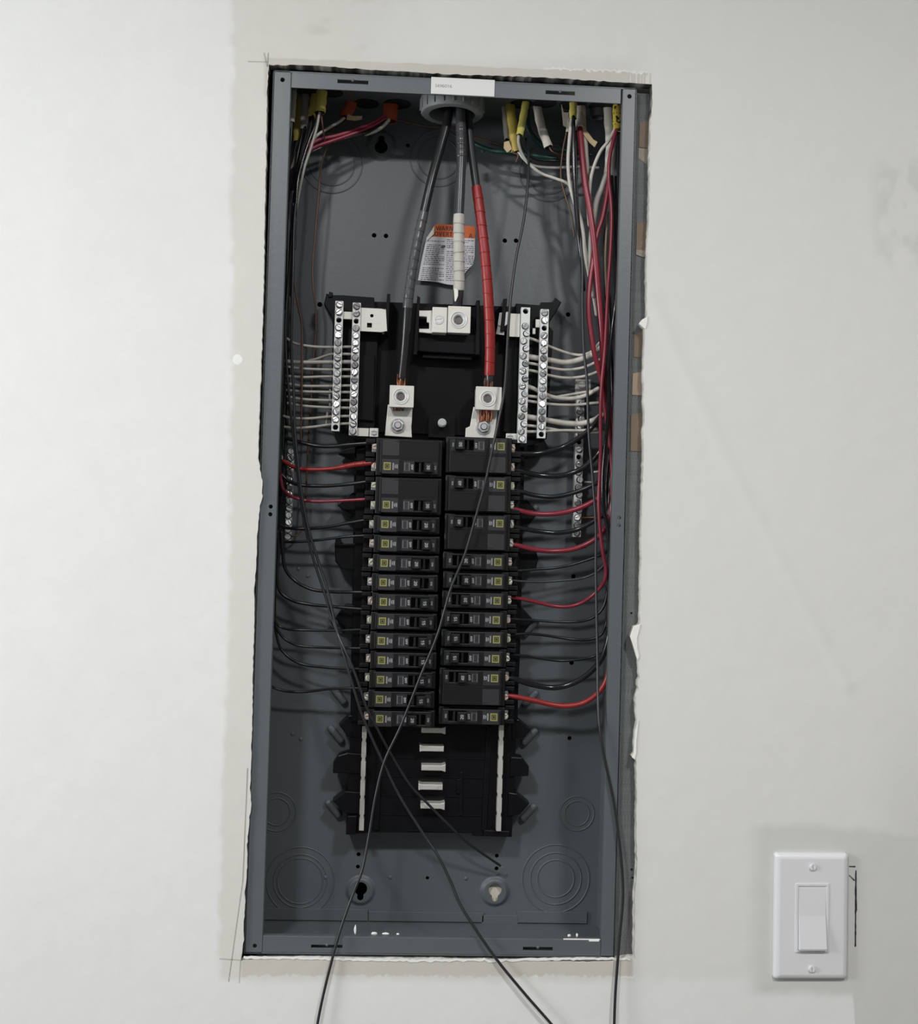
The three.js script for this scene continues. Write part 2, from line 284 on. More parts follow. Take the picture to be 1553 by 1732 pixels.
// stud strip to the right of the enclosure and the pieces that sit on it
const speck = dataTex(256, 512, (u, v) => { let n = 0.90 + 0.25 * (fbm(u * 30, v * 60, 3) - 0.5); const q = fbm(u * 52 + 9, v * 104, 2); if (q > 0.66) n -= 0.32; const d = n * 128; return [d, d * 1.02, d * 1.03]; }, true);
speck.repeat.set(16, 8);
{
  const s = scaleAt(-0.022);
  const a = at(1088, 880, -0.022), g = box(a.x, 0, -0.0365, 0.05, 1.06, 0.047);
  struct('trim_1', g, new THREE.MeshStandardMaterial({ map: speck, bumpMap: speck, bumpScale: 0.0006, roughness: 0.8, color: new THREE.Color().setRGB(1, 1, 1) }));
  const holes = [[1068, 1037], [1068.5, 1470.5], [1070, 1484.5], [1070, 1540]];
  for (const [i, [x, y]] of holes.entries()) { const c = at(x, y, -0.013); part('screw_hole', cyl(c.x, c.y, -0.0127, 0.0011, 0.0006, 12), M.hole, scene.getObjectByName('trim_1')); }
  const wood = (pts, m, label, z = -0.0122) => solo('spacer_block', [pplate(pts.map(p => [Math.min(p[0], 1099 - (p[1] - 250) * 0.011), p[1]]), z, 0.006, 0.0004)], m, label, 'wood block', undefined);
  const brown = std(0.205, 0.155, 0.115, 0.85, 0, { bumpMap: noiseTex, bumpScale: 0.0003 }), tan = std(0.36, 0.28, 0.21, 0.85), mud = std(0.30, 0.27, 0.22, 0.9, 0, { bumpMap: noiseTex, bumpScale: 0.0008 });
  wood([[1082, 207], [1108, 203], [1108, 251], [1081, 249]], brown, 'brown wood block beside the enclosure, topmost of the strip on the right');
  wood([[1080, 250], [1108, 252], [1107, 284], [1094, 278], [1080, 268]], mud, 'crumbly beige lump below the topmost brown block right of the panel', -0.0125);
  wood([[1077, 376], [1104, 374], [1104, 428], [1076, 426]], brown, 'brown wood block right of the enclosure, second from the top');
  wood([[1076, 422], [1104, 424], [1103, 434], [1088, 435], [1076, 431]], mud, 'thin beige smear under the second brown wood block', -0.0118);
  wood([[1073, 566], [1102, 555], [1102, 606], [1072, 604]], brown, 'brown wood block level with the neutral bars, third from the top');
  wood([[1070, 632], [1101, 626], [1101, 670], [1069, 668]], tan, 'pale tan block right of the panel, below the third brown block');
  wood([[1067, 702], [1100, 695], [1100, 764], [1066, 763]], brown, 'tall brown wood block right of the enclosure, lowest of them');
}

// ---------------------------------------------------------------- the steel enclosure
const EW = 0.358, EH = 0.8539, ZF = -0.003, ZB = -0.098, T = 0.0015;
const enc1 = thing('panel_enclosure', 'grey painted steel breaker panel box set into the cut drywall, its cover removed', 'panel box');
{
  // flanges: left and right run the whole height, top and bottom sit between them
  const FL = 0.0172, FR = 0.0136, FT = 0.0152, FB = 0.0168;
  const flange = (x0, y0, x1, y1, holes = []) => { const s = rrShape((x0 + x1) / 2, (y0 + y1) / 2, x1 - x0, y1 - y0, 0.0006); s.holes.push(...holes); return plate(s, ZF, T, 0.0003, 8); };
  const hp = (px, py, r) => { const c = at(px, py, ZF); return circlePath(c.x, c.y, r); };
  const sp = (px, py, w, h) => { const c = at(px, py, ZF); return rectPath(c.x, c.y, w, h); };
  part('left_flange', [flange(-EW / 2, -EH / 2, -EW / 2 + FL, EH / 2, [hp(478, 135, 0.0021), hp(458, 857, 0.002), hp(457.3, 870, 0.002), hp(431, 1600, 0.002)]), box(-EW / 2 + FL, 0, ZF - 0.004, 0.0009, EH - 0.004, 0.006)], M.steel, enc1);
  part('right_flange', [flange(EW / 2 - FR, -EH / 2, EW / 2, EH / 2, [hp(1065, 163, 0.0021), hp(1047.5, 876, 0.0019), hp(1047, 889, 0.0019)]), box(EW / 2 - FR, 0, ZF - 0.004, 0.0009, EH - 0.004, 0.006)], M.steel, enc1);
  part('top_flange', [flange(-EW / 2 + FL + 0.0008, EH / 2 - FT - 0.001, EW / 2 - FR - 0.002, EH / 2 - 0.001, [sp(597, 138.5, 0.030, 0.0034), sp(948, 157, 0.029, 0.0034)])], M.steel, enc1);
  part('bottom_flange', [flange(-EW / 2 + FL + 0.0004, -EH / 2 + 0.0008, EW / 2 - FR - 0.0004, -EH / 2 + FB, [sp(553, 1601, 0.030, 0.0030), sp(910, 1605, 0.029, 0.0034)]), box(0, -EH / 2 + FB, ZF - 0.0035, EW - FL - FR, 0.0009, 0.005)], M.steel, enc1);
  // little louvre tongues behind the slots
  const tg = [];
  for (const [px, py] of [[597, 138], [948, 157], [553, 1601], [910, 1605]]) { const c = at(px, py, ZF); tg.push(rbox(c.x, c.y - 0.001, ZF - 0.006, 0.032, 0.003, 0.0010, 0.0003)); tg.push(new THREE.SphereGeometry(0.0016, 10, 8).translate(c.x, c.y + 0.0014, ZF - 0.0008)); }
  for (const [i, g] of tg.entries()) part(i % 2 ? 'dimple' : 'slot_tongue', g, M.steel, enc1);
  // hidden corner screws in two flange holes
  // side walls
  const top = plate((() => { const s = rrShape(0, 0, EW - 2 * T, 0.094, 0.0005); return s; })(), 0, T);
  const dz = (ZB + ZF) / 2;
  part('side_wall', box(-EW / 2 + T / 2, 0, dz, T, EH, ZF - ZB), M.steel, enc1);
  part('side_wall', box(EW / 2 - T / 2, 0, dz, T, EH, ZF - ZB), M.steel, enc1);
  part('bottom_wall', box(0, -EH / 2 + T / 2, dz, EW, T, ZF - ZB), M.steel, enc1);
  part('top_wall', box(0, EH / 2 - T / 2, dz, EW, T, ZF - ZB), M.steel, enc1);
  // back sheet with all its holes
  const s = rrShape(0, 0, EW, EH, 0.001);
  const H = (px, py, r) => { const c = at(px, py, ZB); s.holes.push(circlePath(c.x, c.y, r)); };
  for (const [x, y, r] of [[690, 246, 0.0021], [633, 398, 0.0024], [653, 399, 0.0024], [854, 407, 0.0024], [873, 407, 0.0024], [541, 515, 0.0026], [961, 532, 0.0024], [489, 478, 0.0034], [606.5, 1445, 0.0021], [605.5, 1466, 0.0021], [840.5, 1447.5, 0.0021], [840, 1469, 0.0021], [723, 1485, 0.0018], [963.5, 1248.5, 0.0022], [970, 975, 0.0024], [967, 1121, 0.0024]]) H(x, y, r);
  const KEY = [[645, 246, 1, 0.0172], [610, 1506, -1, 0.0165], [837, 1508, -1, 0.0165]];
  for (const [x, y] of KEY) H(x, y, 0.0120);
  part('back_sheet', plate(s, ZB, T, 0, 20), M.steel, enc1);
  for (const [x, y, dir, R] of KEY) {
    const c = at(x, y, ZB), prof = [];
    for (let i = 0; i <= 8; i++) { const t = i / 8; prof.push(new THREE.Vector2(0.0112 + (R - 0.0112) * t, 0.0032 * (0.5 + 0.5 * Math.cos(Math.PI * t)))); }
    const dish = new THREE.LatheGeometry(prof, 40); dish.rotateX(Math.PI / 2); dish.translate(c.x, c.y, ZB);
    const d = new THREE.Shape(); d.absarc(c.x, c.y, 0.0113, 0, Math.PI * 2);
    const k = new THREE.Path(); const R1 = 0.0068, w = 0.0032, yo = -dir * 0.0027;
    const a0 = Math.asin(w / R1);
    const cyy = c.y + yo;
    k.absarc(c.x, cyy, R1, Math.PI / 2 * dir + a0, Math.PI / 2 * dir - a0 + 2 * Math.PI, false);
    const yEnd = cyy + dir * 0.009;
    k.absarc(c.x, yEnd, w, dir > 0 ? 0 : Math.PI, dir > 0 ? Math.PI : 2 * Math.PI, false);
    d.holes.push(k);
    part('keyhole_boss', [dish, plate(d, ZB + 0.0033, 0.0012, 0, 24)], M.steel, enc1);
  }
  // knock-out rings pressed into the back and small pips
  const KO = [[562, 276, [0.032, 0.024]], [742, 268, [0.030, 0.022]], [928, 292, [0.031, 0.023]], [508, 1490, [0.035, 0.0275, 0.0235]], [940, 1486, [0.0355, 0.027, 0.0195]], [468, 1373, [0.020, 0.014]], [976, 1376, [0.018, 0.013]]];
  for (const [x, y, rs] of KO) { const c = at(x, y, ZB); for (const r of rs) part('knockout', ring(c.x, c.y, ZB - 0.0001, r, 0.0009, 56), M.steel, enc1); }
  for (const [x, y] of [[505, 962], [521, 974], [495, 1241], [509, 1250], [660, 1484], [788, 1486], [551, 1484], [946, 1238], [817, 255]]) { const c = at(x, y, ZB); const g = new THREE.SphereGeometry(0.0022, 12, 8); g.scale(1, 1, 0.5); g.translate(c.x, c.y, ZB); part('pip', g, M.steel, enc1); }
  // pressed louvres that hold the breaker base
  for (const [x, y, a] of [[568, 1242, 1], [564, 1368, 1], [573, 1176, 1], [585, 860, 1], [570, 1056, 1], [896, 1246, -1], [894, 1374, -1], [897, 1182, -1], [897, 868, -1], [897, 1062, -1]]) {
    const c = at(x, y, ZB + 0.004); const g = rbox(0, 0, 0, 0.0075, 0.0235, 0.009, 0.0035, 3); g.rotateZ(a * 0.72); g.translate(c.x, c.y, ZB + 0.003); part('louvre', g, M.steel, enc1);
  }
  // folded seam at the foot of the back sheet
  const yb = -EH / 2 + 0.0085;
  part('back_seam', [rbox(-0.118, yb, ZB + 0.001, 0.11, 0.012, 0.002, 0.0004), rbox(-0.002, yb - 0.001, ZB + 0.001, 0.12, 0.010, 0.002, 0.0004), rbox(0.075, yb - 0.003, ZB + 0.001, 0.038, 0.009, 0.002, 0.0004), rbox(0.13, yb, ZB + 0.001, 0.074, 0.012, 0.002, 0.0004)], M.steel, enc1);
  // knocked-out openings in the top wall that the cables come through (dark recess seen from below)
  for (const [x, z, r] of [[-0.148, -0.05, 0.012], [-0.125, -0.05, 0.012], [-0.090, -0.075, 0.013], [-0.058, -0.072, 0.014], [0.07, -0.055, 0.012], [0.093, -0.05, 0.012], [0.122, -0.05, 0.014], [0.152, -0.05, 0.013]]) {
    const g = new THREE.CylinderGeometry(r, r, 0.0006, 24); g.translate(x, EH / 2 - T - 0.0004, z); part('knockout_opening', g, M.hole, enc1);
  }
  // asset sticker on the top flange
  const stick = canvasTex(512, 144, (c, w, h) => { c.fillStyle = '#dcdcda'; c.fillRect(0, 0, w, h); c.fillStyle = '#55575a'; c.font = '37px sans-serif'; c.textBaseline = 'middle'; c.fillText('I496016', 34, h * 0.52); });
  const q = at(783, 147, ZF), sw = 0.0625, sh = 0.0165;
  part('sticker', planeMap(rbox(q.x, q.y, ZF + 0.0002, sw, sh, 0.0005, 0.0001), q.x - sw / 2, q.y - sh / 2, q.x + sw / 2, q.y + sh / 2), new THREE.MeshStandardMaterial({ map: stick, roughness: 0.4 }), enc1, 'white asset sticker with a printed number');
  // half-peeled warning label on the back sheet
  const zl = -0.091, LP = [[738, 379], [770, 380], [804, 383], [803.5, 405], [803, 434], [800, 447], [790, 458], [778, 472], [772, 482.5], [756, 481], [742, 477.5], [725, 475.5], [707, 474], [712, 446], [718, 418], [722, 401], [731, 396], [732, 385]];
  const lpw = pxPoly(LP, zl), lx = lpw.map(p => p[0]), ly = lpw.map(p => p[1]), X0 = Math.min(...lx), X1 = Math.max(...lx), Y0 = Math.min(...ly), Y1 = Math.max(...ly);
  const lt = canvasTex(512, 548, (c, w, h) => {
    c.fillStyle = '#c9c9cf'; c.fillRect(0, 0, w, h); c.fillStyle = '#c45a1e'; c.fillRect(0, 0, w, 118);
    c.fillStyle = '#3a1408'; c.font = 'bold 54px sans-serif'; c.textBaseline = 'middle'; c.fillText('WARNING', 150, 38); c.fillText('OVERT', 136, 90); c.fillText('A', 452, 96);
    let s = 5; const r = () => (s = (s * 16807) % 2147483647) / 2147483647;
    for (const [x0, x1, sl] of [[78, 236, 1], [250, 366, 0], [378, 500, 0]]) for (let y = 136; y < 520; y += 17.5) {
      if (r() < 0.07) continue; let x = x0 - sl * (y - 136) * 0.16 + 4; const e = x1 - (r() < 0.2 ? 50 : 0);
      while (x < e) { const l = 6 + r() * 26; c.fillStyle = `rgba(40,40,48,${0.55 + r() * 0.4})`; c.fillRect(x, y, Math.min(l, e - x), 7); x += l + 6; }
    }
    c.fillStyle = '#45454a'; c.beginPath(); c.ellipse(222, 205, 22, 13, -0.3, 0, 7); c.fill(); c.strokeStyle = '#45454a'; c.lineWidth = 4; c.beginPath(); c.arc(270, 206, 12, -1.5, 1.5); c.stroke();
  });
  const lg = planeMap(plate(shapeOf(lpw), zl, 0.0004), X0, Y0, X1, Y1);
  part('warning_label', lg, new THREE.MeshStandardMaterial({ map: lt, roughness: 0.55 }), enc1, 'peeling warning label with an orange heading');
  const fold = pplate([[722, 402], [735, 382], [734, 396], [720, 409]], zl + 0.0012, 0.0005, 0);
  part('label_curl', fold, std(0.62, 0.61, 0.55, 0.6), enc1, 'folded white corner of the label');
  settle(enc1);
}
// wood seen through the lower right keyhole
{ const c = at(837, 1506, -0.1); solo('backing_block', [rbox(c.x, c.y, -0.1055, 0.03, 0.031, 0.010, 0.001)], std(0.72, 0.66, 0.56, 0.8), 'pale wood block seen through the lower right keyhole of the panel', 'wood block'); }

// ---------------------------------------------------------------- black interior that carries the breakers
const ZI = -0.066;                                       // its general front level
const inner = thing('breaker_base', 'black plastic breaker base with bare bus stabs and side rails below the breakers', 'breaker base');
{
  const P = (pts, zf, d, b = 0.0006) => pplate(pts, zf, d, b);
  const blocks = (name, list) => list.forEach(g => part(name, g, M.plastic, inner));
  const low = [];
  low.push(P([[600, 738], [888, 752], [880, 1100], [866, 1416], [800, 1414], [800, 1409], [640, 1408], [585, 1411], [592, 1250], [596, 1000]], -0.070, 0.022));
  part('base_plate', low, M.plastic, inner);
  part('upper_plate', [P([[634, 510], [856, 518], [905, 520], [936, 560], [925, 742], [560, 728], [566, 510]], -0.076, 0.016)], M.plastic, inner);
  // shoulders under the neutral bars
  part('shoulder', [P([[552, 496], [560, 499], [580, 499], [633, 503], [635, 524], [640, 560], [633, 735], [560, 727], [563, 540], [548, 514]], -0.064, 0.028, 0.001), P([[557, 493], [563, 495], [562, 502], [555, 503]], -0.062, 0.01)], M.plastic, inner);
  part('shoulder', [P([[873, 513], [912, 516], [915, 511], [936, 511], [939, 503], [950, 511], [943, 524], [930, 545], [924, 742], [868, 738]], -0.064, 0.028, 0.001)], M.plastic, inner);
  for (const g of [[[655, 497], [660, 497], [657, 562], [650, 562]], [[706, 500], [711, 503], [706, 600], [699, 600]], [[806, 508], [812, 508], [812, 600], [805, 600]], [[852, 505], [858, 505], [853, 560], [846, 560]]]) part('fin', P(g, -0.050, 0.03), M.plastic, inner);
  blocks('lug_pedestal', [P([[702, 562], [810, 566], [808, 600], [700, 594]], -0.056, 0.02, 0.001), P([[716, 598], [800, 602], [798, 609], [714, 605]], -0.062, 0.012), P([[709, 518], [806, 520], [806, 566], [706, 562]], -0.063, 0.014)]);
  blocks('inner_block', [P([[606, 600], [634, 602], [632, 712], [604, 710]], -0.060, 0.02, 0.0008), P([[725, 703], [771, 704], [770, 742], [724, 740]], -0.068, 0.01, 0.0008), P([[634, 568], [640, 568], [634, 716], [628, 716]], -0.0655, 0.01)]);
  part('inner_block', [P([[858, 574], [880, 575], [874, 738], [852, 730]], -0.066, 0.014, 0.0008)], M.plastic, inner);
  // ridges across the bare lower part
  const rid = [];
  for (const [x0, y0, x1, y1] of [[650, 1282, 833, 1283.5], [648, 1314, 830, 1315.5], [646, 1346, 828, 1347.5], [644, 1378, 826, 1379.5], [690, 1405, 800, 1407]]) rid.push(pbox(x0, y0, x1, y1, -0.0687, 0.003, 0.0003));
  blocks('rib', rid);
  blocks('inner_block', [P([[824, 1228], [832, 1228], [823, 1404], [815, 1404]], -0.067, 0.006), P([[640, 1228], [648, 1228], [641, 1404], [633, 1404]], -0.067, 0.006), P([[778, 1306], [783, 1306], [782, 1380], [776, 1380]], -0.068, 0.004), P([[780, 1318], [773, 1318], [772, 1342], [779, 1342]], -0.0675, 0.004)]);
  blocks('foot_block', [P([[588, 1380], [604, 1380], [602, 1412], [585, 1412]], -0.064, 0.02, 0.001), P([[819, 1404], [862, 1406], [860, 1416], [818, 1414]], -0.064, 0.02, 0.0008)]);
  // wings along both sides
  const W = (pts, z = -0.068) => part('wing', P(pts, z, 0.020, 0.0012), M.plastic, inner);
  W([[573, 1226], [590, 1210], [612, 1208], [612, 1247], [588, 1246]]); W([[572, 1278], [588, 1273], [612, 1275], [611, 1309], [563, 1308], [564, 1290]]); W([[562, 1355], [584, 1338], [610, 1340], [610, 1378], [584, 1376]]);
  W([[570, 855], [596, 833], [616, 833], [616, 872], [590, 868]]); W([[566, 1046], [584, 1022], [612, 1024], [612, 1064], [590, 1063], [578, 1056]]);
  W([[574, 906], [578, 918], [577, 920], [616, 918], [616, 966], [578, 963], [567, 950], [566, 922], [568, 908]]); W([[572, 768], [580, 760], [618, 752], [618, 776], [590, 775]], -0.07);
  W([[866, 1215], [878, 1217], [899, 1234], [886, 1248], [866, 1252]]); W([[864, 1280], [883, 1281], [895, 1297], [894, 1313], [862, 1314]]); W([[860, 1340], [874, 1342], [896, 1359], [880, 1378], [858, 1382]]);
  W([[872, 846], [893, 846], [911, 868], [896, 886], [870, 890]]); W([[866, 1028], [884, 1028], [903, 1049], [888, 1068], [864, 1072]]); W([[868, 926], [906, 928], [911, 946], [906, 965], [868, 964]]); W([[868, 756], [905, 752], [920, 742], [928, 757], [910, 772], [868, 776]], -0.07);
  // dark housings running down beside both columns
  part('side_housing', [P([[603, 760], [618, 758], [612, 1220], [594, 1220]], -0.064, 0.02)], M.plastic, inner);
  part('side_housing', [P([[870, 760], [882, 760], [876, 1218], [864, 1218]], -0.064, 0.02)], M.plastic, inner);
  // notched rails
  for (const [xa, ya, xb, yb] of [[617, 1228, 611, 1405], [849, 1226, 843.5, 1406]]) {
    const a = at(xa, ya, -0.058), b = at(xb, yb, -0.058), n = 11, pts = [], w = 0.0024;
    const L = Math.abs(a.y - b.y);
    const right = [], left = [];
    const x = (a.x + b.x) / 2;
    const p = 0.0192; let y = a.y;
    const cuts = []; for (let k = 0; k < 6; k++) cuts.push(a.y - 0.0145 - k * p);
    right.push([x + w, a.y]); left.push([x - w, a.y]);
    for (const c of cuts) { if (c - 0.003 < b.y) break; for (const [arr, s] of [[right, 1], [left, -1]]) arr.push([x + s * w, c + 0.0022], [x + s * w * 0.74, c + 0.002], [x + s * w * 0.74, c - 0.002], [x + s * w, c - 0.0022]); }
    right.push([x + w, b.y]); left.push([x - w, b.y]);
    part('mounting_rail', plate(shapeOf([...right, ...left.reverse()]), -0.058, 0.010, 0.0003), M.rail, inner, 'notched bare metal rail');
  }
  // bus stabs
  for (const [i, [x, y]] of [[733.5, 1235.5], [730.5, 1266.5], [733.5, 1299], [728.5, 1331.5], [732, 1363.5]].entries()) {
    const c = at(x, y, -0.056), w = 0.0122, h = 0.0026, e = i % 2 ? -1 : 1;
    const s = shapeOf([[-w, -h - (e < 0 ? 0.0006 : 0)], [-w + 0.003, -h], [w - 0.004, -h], [w - 0.0015, -h - (e > 0 ? 0.0008 : 0)], [w, -h - (e > 0 ? 0.0012 : 0)], [w, h + (e > 0 ? 0.0012 : 0)], [w - 0.0015, h + (e > 0 ? 0.0008 : 0)], [w - 0.004, h], [-w + 0.003, h], [-w, h + (e < 0 ? 0.0012 : 0)]]);
    const g = plate(s, 0, 0.014, 0.0004); g.translate(c.x, c.y, -0.056);
    const st = part('bus_stab', g, M.alu, inner);
    part('rivet', cyl(c.x + (i % 2 ? 0.006 : -0.007), c.y, -0.0555, 0.0015, 0.0012, 14), M.alu, st);
  }
  // hex head screw in the middle
  { const c = at(748, 715, -0.058); const h = part('hex_screw', [cyl(c.x, c.y, -0.058, 0.0044, 0.008, 24), cyl(c.x, c.y, -0.054, 0.0036, 0.004, 6)], M.zinc, inner); }
  settle(inner);
}

// screws: a slotted head whose front is at z
function slotHead(r, d = 0.0022) {
  const gs = [cyl(0, 0, 0, r, d, 22, r * 0.98)];
  for (const s of [-1, 1]) { const sh = new THREE.Shape(); const a = 0.24; sh.absarc(0, 0, r * 0.94, s > 0 ? a : Math.PI + a, s > 0 ? Math.PI - a : 2 * Math.PI - a, false); const g = plate(sh, 0.0013, 0.0014, 0.0003, 10); gs.push(g); }
  return merge(gs);
}
const HEAD = slotHead(0.0030), HEAD_S = slotHead(0.0026), HEAD_L = slotHead(0.0042);
function screwAt(name, geo, m, x, y, z, parent, rot) { const o = part(name, geo, m, parent); o.position.set(x, y, z); o.rotation.z = rot ?? rr(0, Math.PI); return o; }

// neutral and ground bars: measured top and bottom, with which places are screws (s), open holes (o) or nothing (-)
function terminalBar(label, kind, p0, p1, w, zf, d, pattern, extra) {
  const t = thing(kind, label, kind === 'neutral_bar' ? 'neutral bar' : 'ground bar');
  const a = at(p0[0], p0[1], zf), b = at(p1[0], p1[1], zf), x = (a.x + b.x) / 2, y0 = a.y, y1 = b.y, n = pattern.length, st = (y0 - y1) / n;
  const sh = rrShape(x, (y0 + y1) / 2, w, y0 - y1, 0.0004);
  [...pattern].forEach((c, i) => { const y = y0 - (i + 0.5) * st; if (c === 'o') sh.holes.push(circlePath(x, y, 0.0028)); });
  const g = [plate(sh, zf, d, 0, 12)];
  part('bar', g, M.bar, t);
  [...pattern].forEach((c, i) => {
    const y = y0 - (i + 0.5) * st;
    if (c === 's' || c === 'l' || c === 'r') screwAt('terminal_screw', HEAD, rnd() < 0.3 ? M.zincDark : M.zinc, x + (c === 'l' ? -0.0015 : c === 'r' ? 0.0018 : rr(-0.0003, 0.0003)), y, zf + rr(0.0006, 0.0020), t).rotation.set(rr(-0.22, 0.22), rr(-0.22, 0.22), rr(0, 3.1));
    if ('slr'.includes(c)) part('thread_hole', cyl(x + (c === 'l' ? -0.0012 : c === 'r' ? 0.0014 : 0), y, zf + 0.0002, 0.0036, 0.0006, 20), M.hole, t);
    if (c === 'o') part('empty_hole', cyl(x, y, zf - d + 0.0012, 0.0028, 0.001, 16), M.hole, t);
  });
  if (extra) extra(t, x);
  return settle(t);
}
const ZN = -0.046;
terminalBar('outer left neutral bar, leftmost of the four tall screw bars on the breaker base', 'neutral_bar', [573, 509], [568.5, 729], 0.0080, ZN, 0.009, 'ssossssssssssssso', t => {
  part('link_strap', fbox(588, 533.5, 0.010, 0.0078, ZN - 0.004, 0.0015), M.alu, t);
});
terminalBar('inner left neutral bar with a silver bracket plate at its top', 'neutral_bar', [603, 512], [597.5, 736], 0.0080, ZN, 0.009, 'ssosssssssssssssss', t => {
  const sh = shapeOf(pxPoly([[606, 520], [646, 522], [653, 524], [655, 560], [645, 562], [606, 560]], ZN - 0.003));
  const c1 = at(629, 534, ZN - 0.003), c2 = at(625, 550, ZN - 0.003);
  sh.holes.push(circlePath(c1.x, c1.y, 0.0022), rectPath(c2.x, c2.y, 0.0058, 0.0056));
  const br = part('bracket', [plate(sh, ZN - 0.003, 0.0018, 0.0004), (() => { const g = pbox(646, 522, 655, 562, ZN - 0.004, 0.016, 0.002); return g; })()], M.alu, t, 'silver bracket plate with one round and one square hole');
  part('backing', pbox(615, 526, 640, 556, ZN - 0.006, 0.003), M.hole, t);
  const ft = part('foot_strap', [pbox(604, 724, 624, 738, ZN - 0.006, 0.0016, 0.0004), pbox(625, 724, 640, 739, ZN - 0.003, 0.006, 0.0006)], M.alu, t);
  const q = at(633, 731, ZN - 0.003); const s = part('foot_screw', HEAD, M.zinc, ft); s.position.set(q.x, q.y, ZN - 0.002);
});
terminalBar('inner right neutral bar with staggered screws, beside the red service cable', 'neutral_bar', [890, 520], [882.5, 749], 0.0092, ZN, 0.009, 'o-srlrlrlrlrlrlrls', t => {
  part('bracket', pbox(862, 530, 880, 570, ZN - 0.003, 0.0016, 0.0005), M.alu, t);
  part('foot_strap', pbox(856, 733, 876, 746, ZN - 0.004, 0.005, 0.0006), M.alu, t);
  const q = at(863, 739, ZN); const s = part('foot_screw', HEAD, M.zinc, t); s.position.set(q.x, q.y, ZN + 0.0015);
});
terminalBar('outer right neutral bar, rightmost of the four tall screw bars on the breaker base', 'neutral_bar', [922, 523], [915.5, 741], 0.0084, ZN, 0.009, 'ssossssssssssssso', t => {
  part('link_strap', [pbox(906, 540, 914, 554, ZN - 0.003, 0.0016, 0.0004), pbox(901, 555, 906, 565, ZN - 0.004, 0.002, 0.0004)], M.alu, t);
});
terminalBar('short ground bar on the back sheet beside the left flange', 'ground_bar', [491, 757], [488, 914], 0.0062, -0.074, 0.009, 'sssssssssssss');
terminalBar('ground bar on the right side of the back sheet, under the crimson wires', 'ground_bar', [984, 664], [974, 908], 0.0082, -0.080, 0.010, 'rrsrsrosossrsrsrsss', t => {
  const lug = part('lug_tab', pbox(973, 641, 1000, 664, -0.078, 0.004, 0.0008), M.bar, t);
  const q = at(984, 651, -0.078); const s = part('lug_screw', HEAD_L, M.bar, lug); s.position.set(q.x, q.y, -0.0768);
});
{ // crumpled silver plate half hidden by the loose grey wire
  const a = pplate([[845, 529], [861, 527], [859, 548], [852, 553], [842, 550]], -0.052, 0.001, 0.0003), b = pplate([[842, 550], [853, 552], [853, 567], [839, 565]], -0.054, 0.001, 0.0003);
  solo('metal_clip', [a, b], M.zinc, 'bent silver clip beside the bracket of the inner right neutral bar', 'clip', undefined);
}

// ---------------------------------------------------------------- lugs
const hexNut = (x, y, z, R) => { const s = new THREE.Shape(); for (let i = 0; i < 6; i++) { const a = i * Math.PI / 3 + 0.3; i ? s.lineTo(x + R * Math.cos(a), y + R * Math.sin(a)) : s.moveTo(x + R * Math.cos(a), y + R * Math.sin(a)); } s.closePath(); return plate(s, z, 0.004, 0.0005); };
function setScrew(x, y, z, R, parent, m = M.bar) {
  // round screw sunk in the lug: threaded mouth, screw body and hexagonal socket
  const pr = [[R, 0.0], [R * 0.98, 0.0008], [R * 0.86, 0.0006], [R * 0.80, -0.001], [R * 0.74, 0.0002], [R * 0.66, 0.0004], [R * 0.60, -0.0004], [R * 0.52, -0.0012], [R * 0.5, -0.004], [0, -0.0045]].map(p => new THREE.Vector2(p[0], p[1]));
  const g = new THREE.LatheGeometry(pr.reverse(), 30); g.rotateX(Math.PI / 2); g.translate(x, y, z);
  const s = part('set_screw', g, m, parent);
  const hx = hexNut(x, y, z - 0.0028, R * 0.47); part('hex_socket', hx, std(0.16, 0.15, 0.14, 0.4, 0.6), s);
  return s;
}
function lugBlock(px0, py0, px1, py1, zf, d, sx, sy, R) {
  const s = scaleAt(zf), c = at((px0 + px1) / 2, (py0 + py1) / 2, zf), w = (px1 - px0) * s, h = (py1 - py0) * s, q = at(sx, sy, zf);
  const sh = rrShape(c.x, c.y, w, h, 0.0006); sh.holes.push(circlePath(q.x, q.y, R * 0.99));
  return [plate(sh, zf, 0.006, 0, 14), rbox(c.x, c.y, zf - 0.006 - (d - 0.006) / 2, w - 0.001, h - 0.001, d - 0.006, 0.0005), q];
}
for (const [label, blk, s, strap, nut, z] of [
  ['left main lug clamping the black service cable onto a bolted bus plate', [659, 652, 700, 688.5], [678, 670.5], [[656, 684], [698, 688], [697, 712], [696, 722], [697, 740], [651, 737]], [673, 720], -0.040],
  ['right main lug clamping the red service cable onto a bolted bus plate', [804.5, 654, 848.5, 693], [825.5, 674], [[801, 688], [842, 692], [840, 712], [836, 744], [787, 741], [788, 724], [795, 721]], [818, 722.5], -0.040]]) {
  const t = thing('main_lug', label, 'lug');
  const [a, b, q] = lugBlock(...blk, z, 0.022, ...s, 0.0082);
  const bl = part('lug_block', [a, b], M.alu, t);
  setScrew(q.x, q.y, z, 0.0082, bl);
  const pl = part('bus_plate', pplate(strap, z - 0.014, 0.003, 0.0006), M.alu, t);
  const n = at(...nut, z - 0.014);
  part('washer', [cyl(n.x, n.y, z - 0.0125, 0.0076, 0.0016, 26)], M.zinc, pl);
  part('washer_gap', cyl(n.x, n.y, z - 0.0123, 0.0066, 0.0003, 26), M.zincDark, pl);
  part('hex_nut', hexNut(n.x, n.y, z - 0.0085, 0.0058), M.zinc, pl);
  part('bolt_ring', cyl(n.x, n.y, z - 0.0083, 0.0036, 0.0004, 20), std(0.12, 0.12, 0.12, 0.4, 0.5), pl);
  part('bolt_end', cyl(n.x, n.y, z - 0.0065, 0.0028, 0.006, 16), M.zinc, pl);
  settle(t);
}
